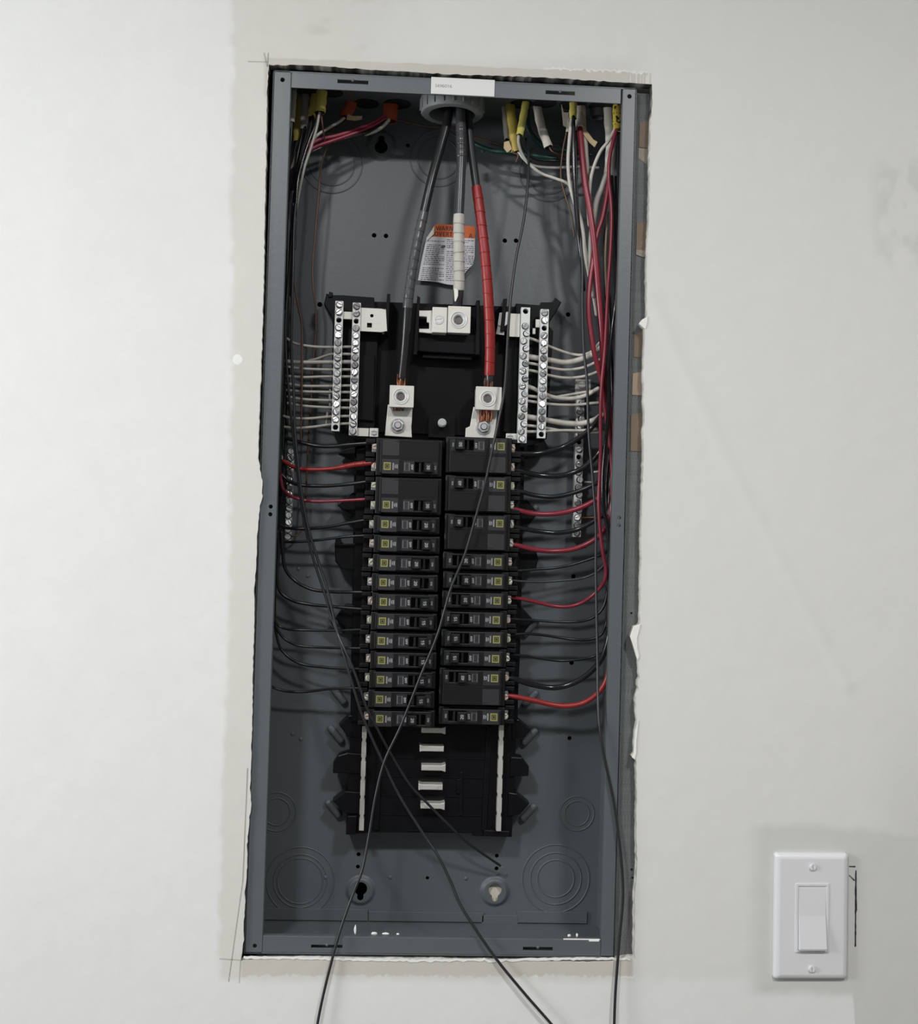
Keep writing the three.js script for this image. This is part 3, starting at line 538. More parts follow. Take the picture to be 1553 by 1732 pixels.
{
  const t = thing('neutral_lug', 'twin aluminium neutral lug in the middle, under the white taped cable', 'lug');
  const z = -0.042;
  const [a, b, q] = lugBlock(757.5, 518, 796, 563, z, 0.022, 776, 541, 0.0088);
  const bl = part('lug_block', [a, b], M.alu, t); setScrew(q.x, q.y, z, 0.0088, bl);
  const b2 = part('small_lug_block', pbox(731, 519, 756.5, 563, z - 0.001, 0.02, 0.0008), M.alu, t);
  const q2 = at(742.5, 541, z); part('collar', ring(q2.x, q2.y, z - 0.001, 0.0042, 0.0007, 28), M.bar, b2); const h = part('small_screw', HEAD_L, M.bar, b2); h.position.set(q2.x, q2.y, z - 0.0016); h.scale.setScalar(0.9); h.rotation.z = 0.15;
  const pl = pxPoly([[709, 525], [731, 525], [731, 564], [709, 562], [709, 556], [726, 556], [726, 546], [722, 545], [722, 536], [709, 535]], z - 0.006);
  part('mounting_strap', plate(shapeOf(pl), z - 0.006, 0.004, 0.0005), M.alu, t);
  settle(t);
}

// ---------------------------------------------------------------- breakers
const PITCH = 0.01925, ZS = -0.080;                     // row spacing, level the breakers sit on
const decals = {};
function decalFor(n) {   // printed face of one pole: 640 x 160 for 64 x 16 mm, x from the outer end
  return decals[n] ??= new THREE.MeshStandardMaterial({ roughness: 0.42, map: canvasTex(640, 160, (c, w, h) => {
    c.fillStyle = '#1f2022'; c.fillRect(0, 0, w, h); c.fillStyle = '#2a2a2d'; c.fillRect(0, 0, 165, h);
    const up = (t, x, y, px, col, bold = 'bold ') => { c.save(); c.translate(x, y); c.rotate(Math.PI / 2); c.fillStyle = col; c.font = `${bold}${px}px sans-serif`; c.textAlign = 'center'; c.textBaseline = 'middle'; c.fillText(t, 0, 0); c.restore(); };
    c.fillStyle = '#8b8a50'; c.fillRect(14, 40, 72, 76); c.strokeStyle = '#2c2c1d'; c.lineWidth = 7; c.strokeRect(30, 56, 40, 44); c.fillStyle = '#5d5c3a'; c.fillRect(35, 61, 30, 34); c.fillStyle = '#15150f'; c.fillRect(43, 70, 14, 16);
    c.fillStyle = '#a9a9ac'; c.fillRect(104, 44, 5, 70); c.fillRect(113, 44, 4, 70);
    up('120/', 132, 78, 19, '#b4b4b6'); up('240V', 150, 78, 19, '#b4b4b6');
    c.fillStyle = '#47474a'; c.fillRect(236, 38, 56, 80); c.fillStyle = '#2b2b2e'; c.fillRect(246, 46, 32, 66); c.fillStyle = '#6a6a6d'; c.fillRect(236, 38, 7, 80); c.fillRect(285, 38, 7, 80);
    up('OFF', 314, 80, 30, '#b9b9bb'); up('ON', 545, 80, 27, '#9c9c9e'); up(n, 600, 80, 42, '#a3a3a6');
  }) });
}
const DX = 0.016, DW = 0.064, DH = 0.016;                // where the print sits on the breaker
function decalPiece(u0, u1, x, y, z, wide) {             // a strip of the print, u in its own mm
  const w = u1 - u0, g = new THREE.PlaneGeometry(w, wide ?? DH * 0.9), k = (wide ?? DH * 0.9) / DH / 2; g.translate(x, y, z);
  const uv = g.attributes.uv; for (let i = 0; i < 4; i++) uv.setXY(i, (uv.getX(i) ? u1 : u0) / DW, 0.5 + (uv.getY(i) ? k : -k)); return g;
}
const screwMats = [std(0.62, 0.50, 0.42, 0.35, 0.5), std(0.60, 0.62, 0.48, 0.35, 0.5), std(0.62, 0.60, 0.55, 0.35, 0.6)];
let protoN = 0;
function makeBreaker(label, group, amps, poles, thrown, bright) {
  const t = thing('circuit_breaker', label, 'breaker', group);
  const ys = poles === 2 ? [PITCH / 2, -PITCH / 2] : [0], yh = ys[ys.length - 1], H = PITCH * poles - 0.0009;
  const FZ = 0.0525;                                     // level of the raised face
  // lower body, step by step inwards
  part('body', [rbox(0.0455, 0, 0.021, 0.063, H, 0.042, 0.001), rbox(0.006, 0, 0.010, 0.013, H, 0.020, 0.001), rbox(0.0715, 0, 0.0235, 0.011, H - 0.0006, 0.047, 0.0015), rbox(0.0143, 0, 0.0235, 0.0070, H - 0.0004, 0.047, 0.0008)], M.body, t);
  // raised face with the slot for the handle
  const fx0 = 0.0150, fx1 = 0.0735, fy0 = -H / 2 + (poles === 2 ? 0.0022 : 0.0022), fy1 = H / 2 - 0.0012;
  const sh = rrShape((fx0 + fx1) / 2, (fy0 + fy1) / 2, fx1 - fx0, fy1 - fy0, 0.0010);
  sh.holes.push(rectPath(0.0585, yh, 0.0175, 0.0098));
  part('face', plate(sh, FZ, 0.0115, 0.0007, 6), M.body, t);
  if (poles === 2) part('rib', [rbox(0.052, yh + PITCH / 2 - 0.0002, FZ, 0.040, 0.0006, 0.0006, 0.0002), rbox(0.0505, H / 2 - 0.0035, FZ, 0.043, 0.0006, 0.0006, 0.0002)], M.body, t);
  // handle thrown inwards or outwards
  const hx = thrown ? 0.0545 : 0.0625, dir = thrown ? -1 : 1;
  const prof = shapeOf([[-0.0045, -0.006], [0.0045, -0.006], [0.0040 + dir * 0.0006, 0.0052], [-0.0036 + dir * 0.0006, 0.0052]]);
  const hg = new THREE.ExtrudeGeometry(prof, { depth: 0.0084, bevelEnabled: true, bevelThickness: 0.0005, bevelSize: 0.0005, bevelSegments: 2 });
  hg.translate(0, 0, -0.0042); hg.rotateX(Math.PI / 2); hg.translate(hx, yh, FZ - 0.0004);
  const hd = part('handle', hg, M.handle, t);
  part('rating_number', decalPiece(0.0575, 0.0625, hx + dir * 0.0004, yh, FZ + 0.0055, 0.0075), decalFor(amps), hd);
  part('trip_bar', rbox(hx - dir * 0.0072, yh, FZ - 0.002, 0.0022, 0.0094, 0.004, 0.0004), M.handle, t);
  // printed label, trip window, on and off marks
  part('printed_label', [decalPiece(0, 0.0165, 0.0255, yh, FZ + 0.00008), decalPiece(0.0228, 0.0335, 0.0438, yh, FZ + 0.00008, 0.012), decalPiece(0.0525, 0.0565, 0.0700, yh, FZ + 0.00008, 0.011)], decalFor(amps), t, 'square maker mark, rating lines and on and off marks');
  if (poles === 2) part('blank_label', rbox(0.0255, PITCH / 2 - 0.0005, FZ, 0.0165, 0.0155, 0.0002, 0.0001), std(0.027, 0.027, 0.03, 0.4), t);
  for (const y of ys) {
    // terminal: casing blocks above and below the wire, screw between them and the face
    for (const s of [-1, 1]) part('terminal_casing', rbox(0.0048, y + s * 0.0069, 0.0265, 0.0096, 0.0042, 0.014, 0.0007), M.bodyLow, t);
    const sc = part('terminal_screw', HEAD, bright, t); sc.position.set(0.0099, y + 0.0006, 0.0425); sc.rotation.z = rr(0, 3);
    part('clamp', rbox(0.0092, y, 0.030, 0.006, 0.0085, 0.004, 0.0005), M.zincDark, t);
  }
  return t;
}
const colL = at(614.5, 886, -0.04), colR = at(880, 886.5, -0.04);
const rowY = i => colL.y + (4 - i) * PITCH;
const rowYR = i => colR.y + (4 - i) * PITCH;
const ord = ['topmost', 'second', 'third', 'fourth', 'fifth', 'sixth', 'seventh', 'eighth', 'ninth', 'tenth', 'eleventh', 'twelfth', 'lowest'];
// [first row, poles, amps, thrown away from the middle]
const LEFT = [[0, 2, '30', 0], [2, 2, '30', 0], [4, 1, '20', 0], [5, 1, '20', 0], [6, 1, '20', 1], [7, 1, '20', 1], [8, 1, '15', 0], [9, 1, '15', 0], [10, 1, '15', 0], [11, 1, '15', 0], [12, 1, '15', 0], [13, 1, '15', 0], [14, 1, '20', 1]];
const RIGHT = [[0, 2, '50', 0], [2, 2, '40', 0], [4, 2, '40', 0], [6, 1, '20', 1], [7, 1, '20', 1], [8, 1, '20', 1], [9, 1, '15', 0], [10, 1, '15', 0], [11, 1, '15', 0], [12, 2, '40', 1], [14, 1, '20', 1]];
const protos = {};
for (const [side, list] of [['left', LEFT], ['right', RIGHT]]) list.forEach(([row, poles, amps, thrown], i) => {
  const L = side === 'left', pos = i === list.length - 1 ? 'lowest' : ord[i];
  const near = i + 1 <= list.length / 2 ? `${pos} from the top` : i === list.length - 1 ? 'lowest' : `${['lowest', 'second', 'third', 'fourth', 'fifth', 'sixth', 'seventh'][list.length - 1 - i]} from the bottom`;
  const label = `${poles === 2 ? 'wide double' : 'single'} black breaker, ${near === 'topmost from the top' ? 'topmost' : near} in the ${side} column, handle thrown ${thrown ? 'outwards' : 'inwards'}`;
  const key = poles + amps + thrown + (i % 3), grp = undefined;
  let o = protos[key];
  if (!o) o = protos[key] = makeBreaker(label, grp, amps, poles, thrown, screwMats[i % 3]);
  else { o = o.clone(); o.name = numbered('circuit_breaker'); scene.add(o); o.userData = { ...o.userData, label }; }
  const y = L ? rowY(row + (poles - 1) / 2) : rowYR(row + (poles - 1) / 2), tilt = ((row * 7 + (L ? 0 : 3)) % 5 - 2) * 0.0012;
  const dx = ((row * 5 + (L ? 1 : 0)) % 3 - 1) * 0.0004;
  o.position.set((L ? colL.x : colR.x) + dx, y, ZS); o.rotation.z = (L ? 0 : Math.PI) + tilt;
});

// ---------------------------------------------------------------- service entrance
{
  const c = at(765, 186, -0.05), top = EH / 2 - T - 0.0006, y1 = top, hgt = 0.0165;
  const t = thing('conduit_locknut', 'round grey plastic conduit bushing with ribs under the top wall, above the three thick cables', 'bushing');
  const pr = [[0.0235, -hgt], [0.0305, -hgt], [0.0318, -hgt + 0.0012], [0.0326, -0.003], [0.0326, 0], [0.0235, 0], [0.0235, -hgt]].map(p => new THREE.Vector2(...p));
  const g = new THREE.LatheGeometry(pr, 56); g.translate(c.x, y1, -0.05); part('bushing_ring', g, M.conduit, t);
  for (let i = 0; i < 20; i++) { const a = i / 20 * Math.PI * 2; const r = rbox(0, 0, 0, 0.0016, hgt - 0.004, 0.0016, 0.0006); r.translate(0, y1 - hgt / 2 + 0.001, 0.0325); r.rotateY(a); r.translate(c.x, 0, -0.05); part('rib', r, M.conduit, t); }
  const throat = new THREE.CylinderGeometry(0.0236, 0.0236, 0.004, 40); throat.translate(c.x, y1 - 0.002, -0.05); part('throat', throat, M.hole, t);
  settle(t);
}
function strands(px0, py0, px1, py1, z, n, w, parent, m = M.copper) {
  for (let i = 0; i < n; i++) { const f = (i + 0.5) / n - 0.5, k = w / scaleAt(z); part('copper_strand', tube([[px0 + f * k, py0, z + rr(-0.002, 0.002)], [px0 + f * k * 1.05 + rr(-1, 1), (py0 + py1) / 2, z + rr(-0.001, 0.002)], [px1 + f * k, py1, z + rr(-0.001, 0.001)]], 0.0008), m, parent); }
}
function sub(curve, a, b) { const p = []; for (let i = 0; i <= 10; i++) p.push(curve.getPointAt(a + (b - a) * i / 10)); return new THREE.CatmullRomCurve3(p); }
function taped(name, curve, a, b, r, m, parent, n, label) {   // wrapped tape: slightly lumpy sleeve with raised turns
  const c = sub(curve, a, b), seg = 60, g = new THREE.TubeGeometry(c, seg, r, 16, false), P = g.attributes.position;
  for (let i = 0; i <= seg; i++) { const q = c.getPointAt(i / seg), s = 1 + 0.05 * ((i * n / seg) % 1) - 0.02 + 0.04 * (vn(i * 0.7, a * 31) - 0.5); for (let k = 0; k <= 16; k++) { const j = i * 17 + k; P.setXYZ(j, q.x + (P.getX(j) - q.x) * s, q.y + (P.getY(j) - q.y) * s, q.z + (P.getZ(j) - q.z) * s); } }
  g.computeVertexNormals(); const o = part(name, g, m, parent, label);
  for (let k = 1; k < n; k++) { const tt = k / n, q = c.getPointAt(tt), tg = c.getTangentAt(tt), tr = new THREE.TorusGeometry(r * 1.0, 0.00045, 5, 24); const qn = new THREE.Quaternion().setFromUnitVectors(new THREE.Vector3(0, 0, 1), tg.clone().add(new THREE.Vector3(rr(-0.15, 0.15), 0, rr(-0.15, 0.15))).normalize()); tr.applyQuaternion(qn); tr.translate(q.x, q.y, q.z); part('tape_turn', tr, m, o); }
  return o;
}
{
  const t = thing('service_cable', 'thick black service cable on the left, running from the bushing to the left lug', 'cable');
  const c = curveOf([[762, 172, -0.052], [757, 205, -0.05], [745, 250, -0.047], [731, 300, -0.042], [717, 360, -0.040], [706, 410, -0.040], [697, 460, -0.041], [691, 505, -0.042], [688, 550, -0.044], [685, 590, -0.048], [680, 638, -0.050]]);
  part('jacket', tubeOn(c, 0.0046, 80, 16), std(0.016, 0.016, 0.017, 0.28), t);
  taped('tape', c, 0.42, 0.76, 0.00500, std(0.075, 0.076, 0.08, 0.27), t, 10, 'grey worn tape');
  strands(679, 634, 679, 655, -0.049, 7, 0.0085, t);
  strands(674, 686, 674, 694, -0.052, 6, 0.012, t, M.copperDull);
  settle(t);
}
{
  const t = thing('service_cable', 'thick grey service cable in the middle, wrapped in white tape above the neutral lug', 'cable');
  const c = curveOf([[779, 172, -0.046], [779.5, 205, -0.043], [780.5, 260, -0.039], [778.5, 320, -0.037], [776.5, 365, -0.036], [776, 410, -0.036], [776.5, 460, -0.038], [776, 496, -0.041], [773, 522, -0.052]]);
  part('jacket', tubeOn(c, 0.0049, 80, 16), std(0.042, 0.043, 0.047, 0.30), t);
  taped('white_tape', c, 0.553, 0.905, 0.0056, std(0.78, 0.76, 0.68, 0.6, 0, { bumpMap: noiseTex, bumpScale: 0.0006 }), t, 8, 'cracked white tape');
  part('tape_tail', pplate([[768, 488], [775, 488], [775, 500], [771, 510], [769, 509]], -0.035, 0.0008, 0.0002), std(0.78, 0.76, 0.68, 0.6), t);
  taped('grey_tape', c, 0.10, 0.28, 0.0052, std(0.05, 0.05, 0.055, 0.3), t, 3);
  settle(t);
}
{
  const t = thing('service_cable', 'thick service cable on the right, wrapped in red tape down to the right lug', 'cable');
  const c = curveOf([[791, 174, -0.054], [793, 205, -0.053], [797, 250, -0.050], [803, 295, -0.046], [810, 345, -0.042], [817, 400, -0.040], [823, 460, -0.040], [827, 520, -0.042], [829, 580, -0.045], [828, 642, -0.050]]);
  part('jacket', tubeOn(c, 0.0042, 80, 16), std(0.03, 0.03, 0.032, 0.3), t);
  taped('red_tape', c, 0.315, 0.985, 0.00515, std(0.29, 0.020, 0.018, 0.40), t, 14, 'red tape wrapping');
  strands(827, 640, 827, 656, -0.049, 7, 0.0085, t, M.copperDull);
  strands(822, 690, 821, 712, -0.050, 9, 0.013, t);
  settle(t);
}

// ---------------------------------------------------------------- wall switch
{
  const t = thing('light_switch', 'white rocker light switch with screwed cover plate on the wall, lower right', 'switch');
  const s0 = scaleAt(0.003), c = at(1371.5, 1549, 0.003), W = 128 * s0, H = 213 * s0, tilt = 0.012;
  // pillow-edged cover: rounded rectangles stacked from the wall outwards
  const loops = [[0, 0], [0, 0.0022], [0.0004, 0.0036], [0.0014, 0.0050], [0.0030, 0.0059], [0.0048, 0.0064], [0.0056, 0.0065]], NP = 48, ps = [], id = [];
  for (const [inset, z] of loops) { const r = Math.max(0.0008, 0.0032 - inset * 0.4), w = W / 2 - inset - r, h = H / 2 - inset - r; for (let i = 0; i < NP; i++) { const q = Math.floor(i / 12), a = (q + (i % 12) / 11) * Math.PI / 2; ps.push([1, -1, -1, 1][q] * w + r * Math.cos(a), [1, 1, -1, -1][q] * h + r * Math.sin(a), z); } }
  for (let l = 0; l < loops.length - 1; l++) for (let i = 0; i < NP; i++) { const a = l * NP + i, b = l * NP + (i + 1) % NP; id.push(a, b, a + NP, b, b + NP, a + NP); }
  const e0 = (loops.length - 1) * NP, cN = ps.length / 3; ps.push(0, 0, 0.0065); for (let i = 0; i < NP; i++) id.push(e0 + i, e0 + (i + 1) % NP, cN);
  const plateG = new THREE.BufferGeometry(); plateG.setAttribute('position', new THREE.Float32BufferAttribute(ps, 3)); plateG.setIndex(id); plateG.computeVertexNormals();
  plateG.setAttribute('uv', new THREE.Float32BufferAttribute(new Float32Array(ps.length / 3 * 2), 2));
  part('cover_plate', plateG, M.switchWhite, t);
  const fr = rrShape(0, -0.0008, 0.0335, 0.0670, 0.0016); fr.holes.push(rectPath(0, -0.0008, 0.0276, 0.0612));
  part('switch_frame', plate(fr, 0.0073, 0.005, 0.0005), M.switchWhite, t);
  // rocker: lower half stands out
  const rp = shapeOf([[0.0302, 0.0042], [0.0302, 0.0060], [0.0285, 0.0066], [0.002, 0.0074], [-0.002, 0.0079], [-0.0285, 0.0118], [-0.0302, 0.0112], [-0.0302, 0.0042]]);
  const rg = new THREE.ExtrudeGeometry(rp, { depth: 0.0262, bevelEnabled: true, bevelThickness: 0.0004, bevelSize: 0.0004, bevelOffset: -0.0004, bevelSegments: 2 });
  rg.translate(0, 0, -0.0131); { const p = rg.attributes.position; for (let i = 0; i < p.count; i++) { const a = p.getX(i), b = p.getY(i), d = p.getZ(i); p.setXYZ(i, d, a - 0.0008, b); } rg.computeVertexNormals(); const ix = []; for (let i = 0; i < p.count; i += 3) ix.push(i, i + 1, i + 2); rg.setIndex(ix); }
  part('rocker', rg, M.switchWhite, t);
  for (const y of [0.0484, -0.0500]) { const o = part('cover_screw', slotHead(0.0032, 0.0018), M.switchWhite, t); o.position.set(0, y, 0.0075); o.rotation.z = Math.PI / 2 + 0.03; }
  t.position.set(c.x, c.y, 0); t.rotation.z = tilt;
}

// ---------------------------------------------------------------- wires
const wire = (label, m, r, pts, z0, cat = 'wire', group) => solo(cat === 'wire' ? 'wire' : cat, tube(pts, r, z0), m, label, cat, group);
// loose tails hanging out of the box
{
  const dark = std(0.018, 0.018, 0.021, 0.36);
  wire('long loose dark wire crossing over the right breakers from top right to lower left', dark, 0.00135, [[890, 235, -0.06], [894, 258, -0.05], [893, 312, -0.04], [885, 378, -0.036], [874, 431, -0.034], [865, 494, -0.030], [860, 552, -0.027], [853, 661, -0.024], [843, 712, -0.020], [836, 745, -0.016], [823, 807, -0.014], [805, 874, -0.013], [786, 939, -0.013], [763, 995, -0.013], [740, 1074, -0.013], [713, 1140, -0.015], [678, 1228, -0.020], [650, 1289, -0.022], [635, 1348, -0.020], [624, 1414, -0.016], [612, 1474, -0.010], [600, 1505, -0.006], [583, 1551, 0.000], [568, 1600, 0.004], [549, 1674, 0.006], [537, 1732, 0.007], [528, 1790, 0.007]]);
  const a = [[500, 345, -0.030], [497, 386, -0.028], [496, 451, -0.026], [494, 517, -0.026], [493, 589, -0.028], [497, 666, -0.03], [499, 730, -0.03], [504, 781, -0.03], [510, 833, -0.03], [522, 895, -0.03], [538, 948, -0.03], [553, 994, -0.028], [568, 1058, -0.024], [584, 1115, -0.019], [599, 1166, -0.017], [613, 1210, -0.018], [648, 1289, -0.024], [678, 1350, -0.024], [720, 1416, -0.020], [740, 1446, -0.016], [764, 1495, -0.010], [777, 1527, -0.005], [804, 1571, 0.001], [838, 1620, 0.005], [887, 1680, 0.007], [935, 1735, 0.008], [975, 1785, 0.008]];
  wire('long loose wire from the top left, leaving the box over its bottom flange', dark, 0.0014, a);
  const t = thing('wire', 'loose wire from the top left, ending at the lower back sheet with a bare tip', 'wire');
  const b = [[496, 345, -0.034], [489, 450, -0.034], [483, 560, -0.034], [486, 633, -0.034], [492, 699, -0.034], [498, 758, -0.034], [505, 815, -0.034], [514, 880, -0.034], [530, 945, -0.033], [548, 1000, -0.031], [563, 1050, -0.027], [580, 1092, -0.019], [597, 1130, -0.016], [610, 1166, -0.016], [620, 1196, -0.018], [639, 1234, -0.024], [663, 1278, -0.032], [694, 1328, -0.038], [727, 1363, -0.042], [760, 1396, -0.048], [789, 1424, -0.060], [846, 1464, -0.080]];
  part('insulation', tube(b, 0.0013), dark, t); part('bare_tip', tube([[845, 1463.5, -0.0797], [849, 1466.5, -0.083], [852, 1468, -0.087]], 0.0009), M.zinc, t); settle(t);
  wire('loose wire hanging in front of the right white neutrals and over the right flange', dark, 0.00145, [[973, 240, -0.046], [976, 330, -0.040], [981, 400, -0.036], [985, 450, -0.034], [985, 517, -0.032], [988, 596, -0.030], [993, 642, -0.029], [995, 712, -0.028], [998, 760, -0.028], [1002, 800, -0.028], [1008, 892, -0.028], [1008, 962, -0.027], [1009, 1023, -0.024], [1011, 1120, -0.016], [1011, 1162, -0.010], [1012, 1195, -0.004], [1015, 1233, 0.001], [1023, 1284, 0.002], [1037, 1349, 0.002], [1046, 1410, 0.003], [1051, 1453, 0.004], [1054, 1515, 0.004], [1048, 1588, 0.005], [1041, 1680, 0.007], [1039, 1735, 0.008], [1038, 1790, 0.008]]);
}

// cables that come through the top wall
function sheathed(label, m, w, pts, opt = {}) {       // flat jacket swept along a path
  const t = thing('cable', label, 'cable');
  const c = curveOf(pts), n = 24, g = new THREE.TubeGeometry(c, n, w / 2, 12, false), P = g.attributes.position;
  for (let i = 0; i <= n; i++) { const q = c.getPointAt(i / n), s = 1 + 0.05 * Math.sin(i * 1.3 + w * 900); for (let k = 0; k <= 12; k++) { const j = i * 13 + k; P.setXYZ(j, q.x + (P.getX(j) - q.x) * s, q.y + (P.getY(j) - q.y), q.z + (P.getZ(j) - q.z) * (opt.flat ?? 0.6)); } }
  g.computeVertexNormals();
  part('sheath', g, m, t);
  const e = c.getPointAt(1), tg = c.getTangentAt(1);
  const cut = new THREE.CylinderGeometry(w / 2 * 0.92, w / 2 * 0.92, 0.0006, 14); cut.scale(1, 1, opt.flat ?? 0.6); cut.applyQuaternion(new THREE.Quaternion().setFromUnitVectors(new THREE.Vector3(0, 1, 0), tg)); cut.translate(e.x, e.y, e.z); part('cut_end', cut, M.hole, t);
  (opt.more || []).forEach(([name, m2, r, p]) => part(name, tube(p, r), m2, t));
  (opt.flaps || []).forEach(([name, m2, poly, z]) => part(name, pplate(poly, z, 0.0008, 0.0002), m2, t));
  return settle(t);
}
const Y = 148;
sheathed('front bright yellow cable sheath in the top left corner', M.yellow, 0.0112, [[547, 125, -0.052], [545, 147, -0.046], [541, 191, -0.040]], { flat: 0.55, more: [
  ['core', M.blackGlossy, 0.0013, [[539, 186, -0.040], [533, 212, -0.038], [522, 240, -0.036], [511, 275, -0.034], [504, 305, -0.032], [501, 345, -0.031], [499, 420, -0.03]]],
  ['core', M.whiteDim, 0.0014, [[541, 187, -0.039], [536, 215, -0.038], [526, 250, -0.037], [516, 280, -0.037], [510, 305, -0.039], [505, 332, -0.043], [500, 360, -0.05]]],
  ['bare_wire', M.copperDull, 0.0009, [[543, 188, -0.040], [546, 215, -0.042], [549, 235, -0.05], [551, 252, -0.058], [544, 276, -0.062], [541, 300, -0.065], [539, 330, -0.066], [533, 400, -0.066], [529, 450, -0.066], [530, 490, -0.066], [534, 520, -0.068], [535, 562, -0.072]]]] });
sheathed('narrow yellow cable sheath just behind the front one in the top left corner', M.yellow, 0.0080, [[537, 125, -0.06], [534, 150, -0.056], [527, 199, -0.050]], { more: [
  ['core', M.blackGlossy, 0.0014, [[526, 196, -0.05], [519, 225, -0.046], [511, 255, -0.043], [503, 290, -0.042], [497, 340, -0.04], [494, 420, -0.04], [492, 500, -0.042]]],
  ['core', M.black, 0.0014, [[529, 196, -0.049], [523, 225, -0.045], [515, 250, -0.042], [507, 285, -0.040], [501, 320, -0.039], [499, 350, -0.038]]]] });
sheathed('dull olive yellow cable sheath third from the front in the top left corner', M.yellowDirty, 0.0082, [[510, 125, -0.07], [508, 157, -0.068], [503, 200, -0.064], [503, 240, -0.060]], { more: [
  ['core', M.black, 0.0016, [[503, 236, -0.06], [498, 258, -0.058], [494, 290, -0.056], [490, 340, -0.056], [487, 420, -0.056], [483, 520, -0.056]]], ['core', M.whiteDim, 0.0014, [[505, 236, -0.06], [504, 252, -0.055], [499, 268, -0.054], [493, 285, -0.056]]]] });
sheathed('leftmost white cable sheath in the top left corner', M.sheath, 0.0068, [[498, 125, -0.056], [497, 147, -0.052], [493, 207, -0.046]], { more: [['core', M.whiteDim, 0.0013, [[492, 203, -0.046], [491, 218, -0.046], [490, 240, -0.05]]], ['core', M.black, 0.0016, [[494, 203, -0.046], [492, 235, -0.046], [489, 280, -0.048], [486, 340, -0.05], [484, 420, -0.052]]]] });
sheathed('pinkish grey cable sheath behind the yellow ones in the top left corner', std(0.36, 0.32, 0.30, 0.5), 0.0078, [[518, 125, -0.062], [517, 150, -0.058], [514, 219, -0.055]], { more: [['core', M.black, 0.0018, [[513, 215, -0.055], [508, 240, -0.052], [502, 270, -0.05], [495, 320, -0.05]]], ['core', M.black, 0.0016, [[516, 215, -0.054], [512, 240, -0.05], [507, 265, -0.048], [500, 305, -0.046]]]] });
sheathed('flat orange cable sheath bent to the left under the first top knockout', M.orange, 0.0118, [[601, 150, -0.078], [597, 164, -0.075], [592, 180, -0.071], [583, 200, -0.066]], { flat: 0.35, more: [
  ['core', M.white, 0.0016, [[584, 198, -0.066], [575, 205, -0.064], [560, 214, -0.062], [538, 228, -0.058], [528, 240, -0.054], [521, 258, -0.05]]], ['core', M.blackGlossy, 0.0015, [[585, 199, -0.068], [572, 210, -0.068], [550, 224, -0.066], [530, 240, -0.06], [515, 262, -0.055]]]],
  flaps: [['paper_wrap', M.paper, [[588, 193], [597, 196], [613, 196], [612, 202], [600, 204], [586, 202]], -0.064]] });
sheathed('short orange cable sheath left of the bushing under the second top knockout', M.orange, 0.0150, [[664, 160, -0.075], [661, 178, -0.072], [659, 206, -0.067]], { flat: 0.4, more: [
  ['core', M.pink, 0.0019, [[651, 196, -0.067], [635, 206, -0.065], [600, 220, -0.062], [568, 230, -0.058], [540, 236, -0.052], [522, 246, -0.048]]],
  ['core', M.crimson, 0.0021, [[652, 200, -0.066], [630, 213, -0.064], [595, 227, -0.060], [560, 239, -0.054], [530, 250, -0.05], [515, 262, -0.048]]],
  ['core', M.blackGlossy, 0.0019, [[656, 203, -0.066], [640, 215, -0.064], [615, 226, -0.062], [590, 233, -0.06], [555, 245, -0.056], [525, 258, -0.052]]],
  ['core', M.white, 0.0019, [[658, 203, -0.065], [645, 216, -0.064], [632, 223, -0.064], [619, 227, -0.065]]],
  ['bare_wire', M.copperDull, 0.0009, [[662, 200, -0.07], [690, 207, -0.074], [720, 213, -0.078], [760, 218, -0.08], [800, 231, -0.08], [840, 243, -0.074], [870, 252, -0.066]]]] });
{ // black rubber stubs over the two orange cables
  const stub = (x, y, label) => { const c = at(x, y, -0.075); const g = new THREE.CylinderGeometry(0.0075, 0.0068, 0.016, 18); g.translate(c.x, c.y, -0.076); solo('cable_gland', g, M.black, label, 'gland', undefined); };
  stub(601, 153, 'black rubber gland above the bent orange cable'); stub(664, 166, 'black rubber gland above the short orange cable');
}
sheathed('dirty yellow cable sheath right of the bushing, hanging lower than the other yellow ones', M.yellowDirty, 0.0096, [[859, 135, -0.062], [862, 173, -0.058], [867, 212, -0.055], [873, 258, -0.052]], { more: [
  ['bare_wire', M.copperDull, 0.0009, [[871, 250, -0.052], [868, 258, -0.05], [876, 262, -0.05], [873, 274, -0.05]]], ['core', M.white, 0.0016, [[874, 254, -0.052], [884, 266, -0.05], [897, 279, -0.05], [915, 293, -0.05], [940, 302, -0.046], [962, 312, -0.045], [972, 335, -0.048], [984, 372, -0.052], [992, 420, -0.056], [1002, 470, -0.06]]]], flaps: [['paper_wrap', M.paper, [[853, 240], [861, 238], [866, 252], [858, 258], [852, 250]], -0.05]] });
sheathed('white cable sheath showing left of the dirty yellow one', M.sheath, 0.0064, [[851, 135, -0.07], [853, 177, -0.066], [858, 236, -0.060]]);
sheathed('slim pale yellow cable sheath leaning left, right of the dirty yellow one', std(0.50, 0.44, 0.10, 0.45), 0.0074, [[892, 140, -0.052], [890, 168, -0.048], [885, 198, -0.045], [879, 229, -0.042]], { more: [
  ['core', M.whiteDim, 0.0015, [[878, 225, -0.042], [877, 240, -0.044], [883, 260, -0.048], [893, 275, -0.05], [905, 281, -0.052], [936, 284, -0.056], [980, 282, -0.058], [1012, 284, -0.056]]], ['core', M.black, 0.0015, [[880, 225, -0.042], [882, 240, -0.046], [890, 256, -0.05], [905, 268, -0.055], [940, 272, -0.06], [985, 268, -0.06]]]] });
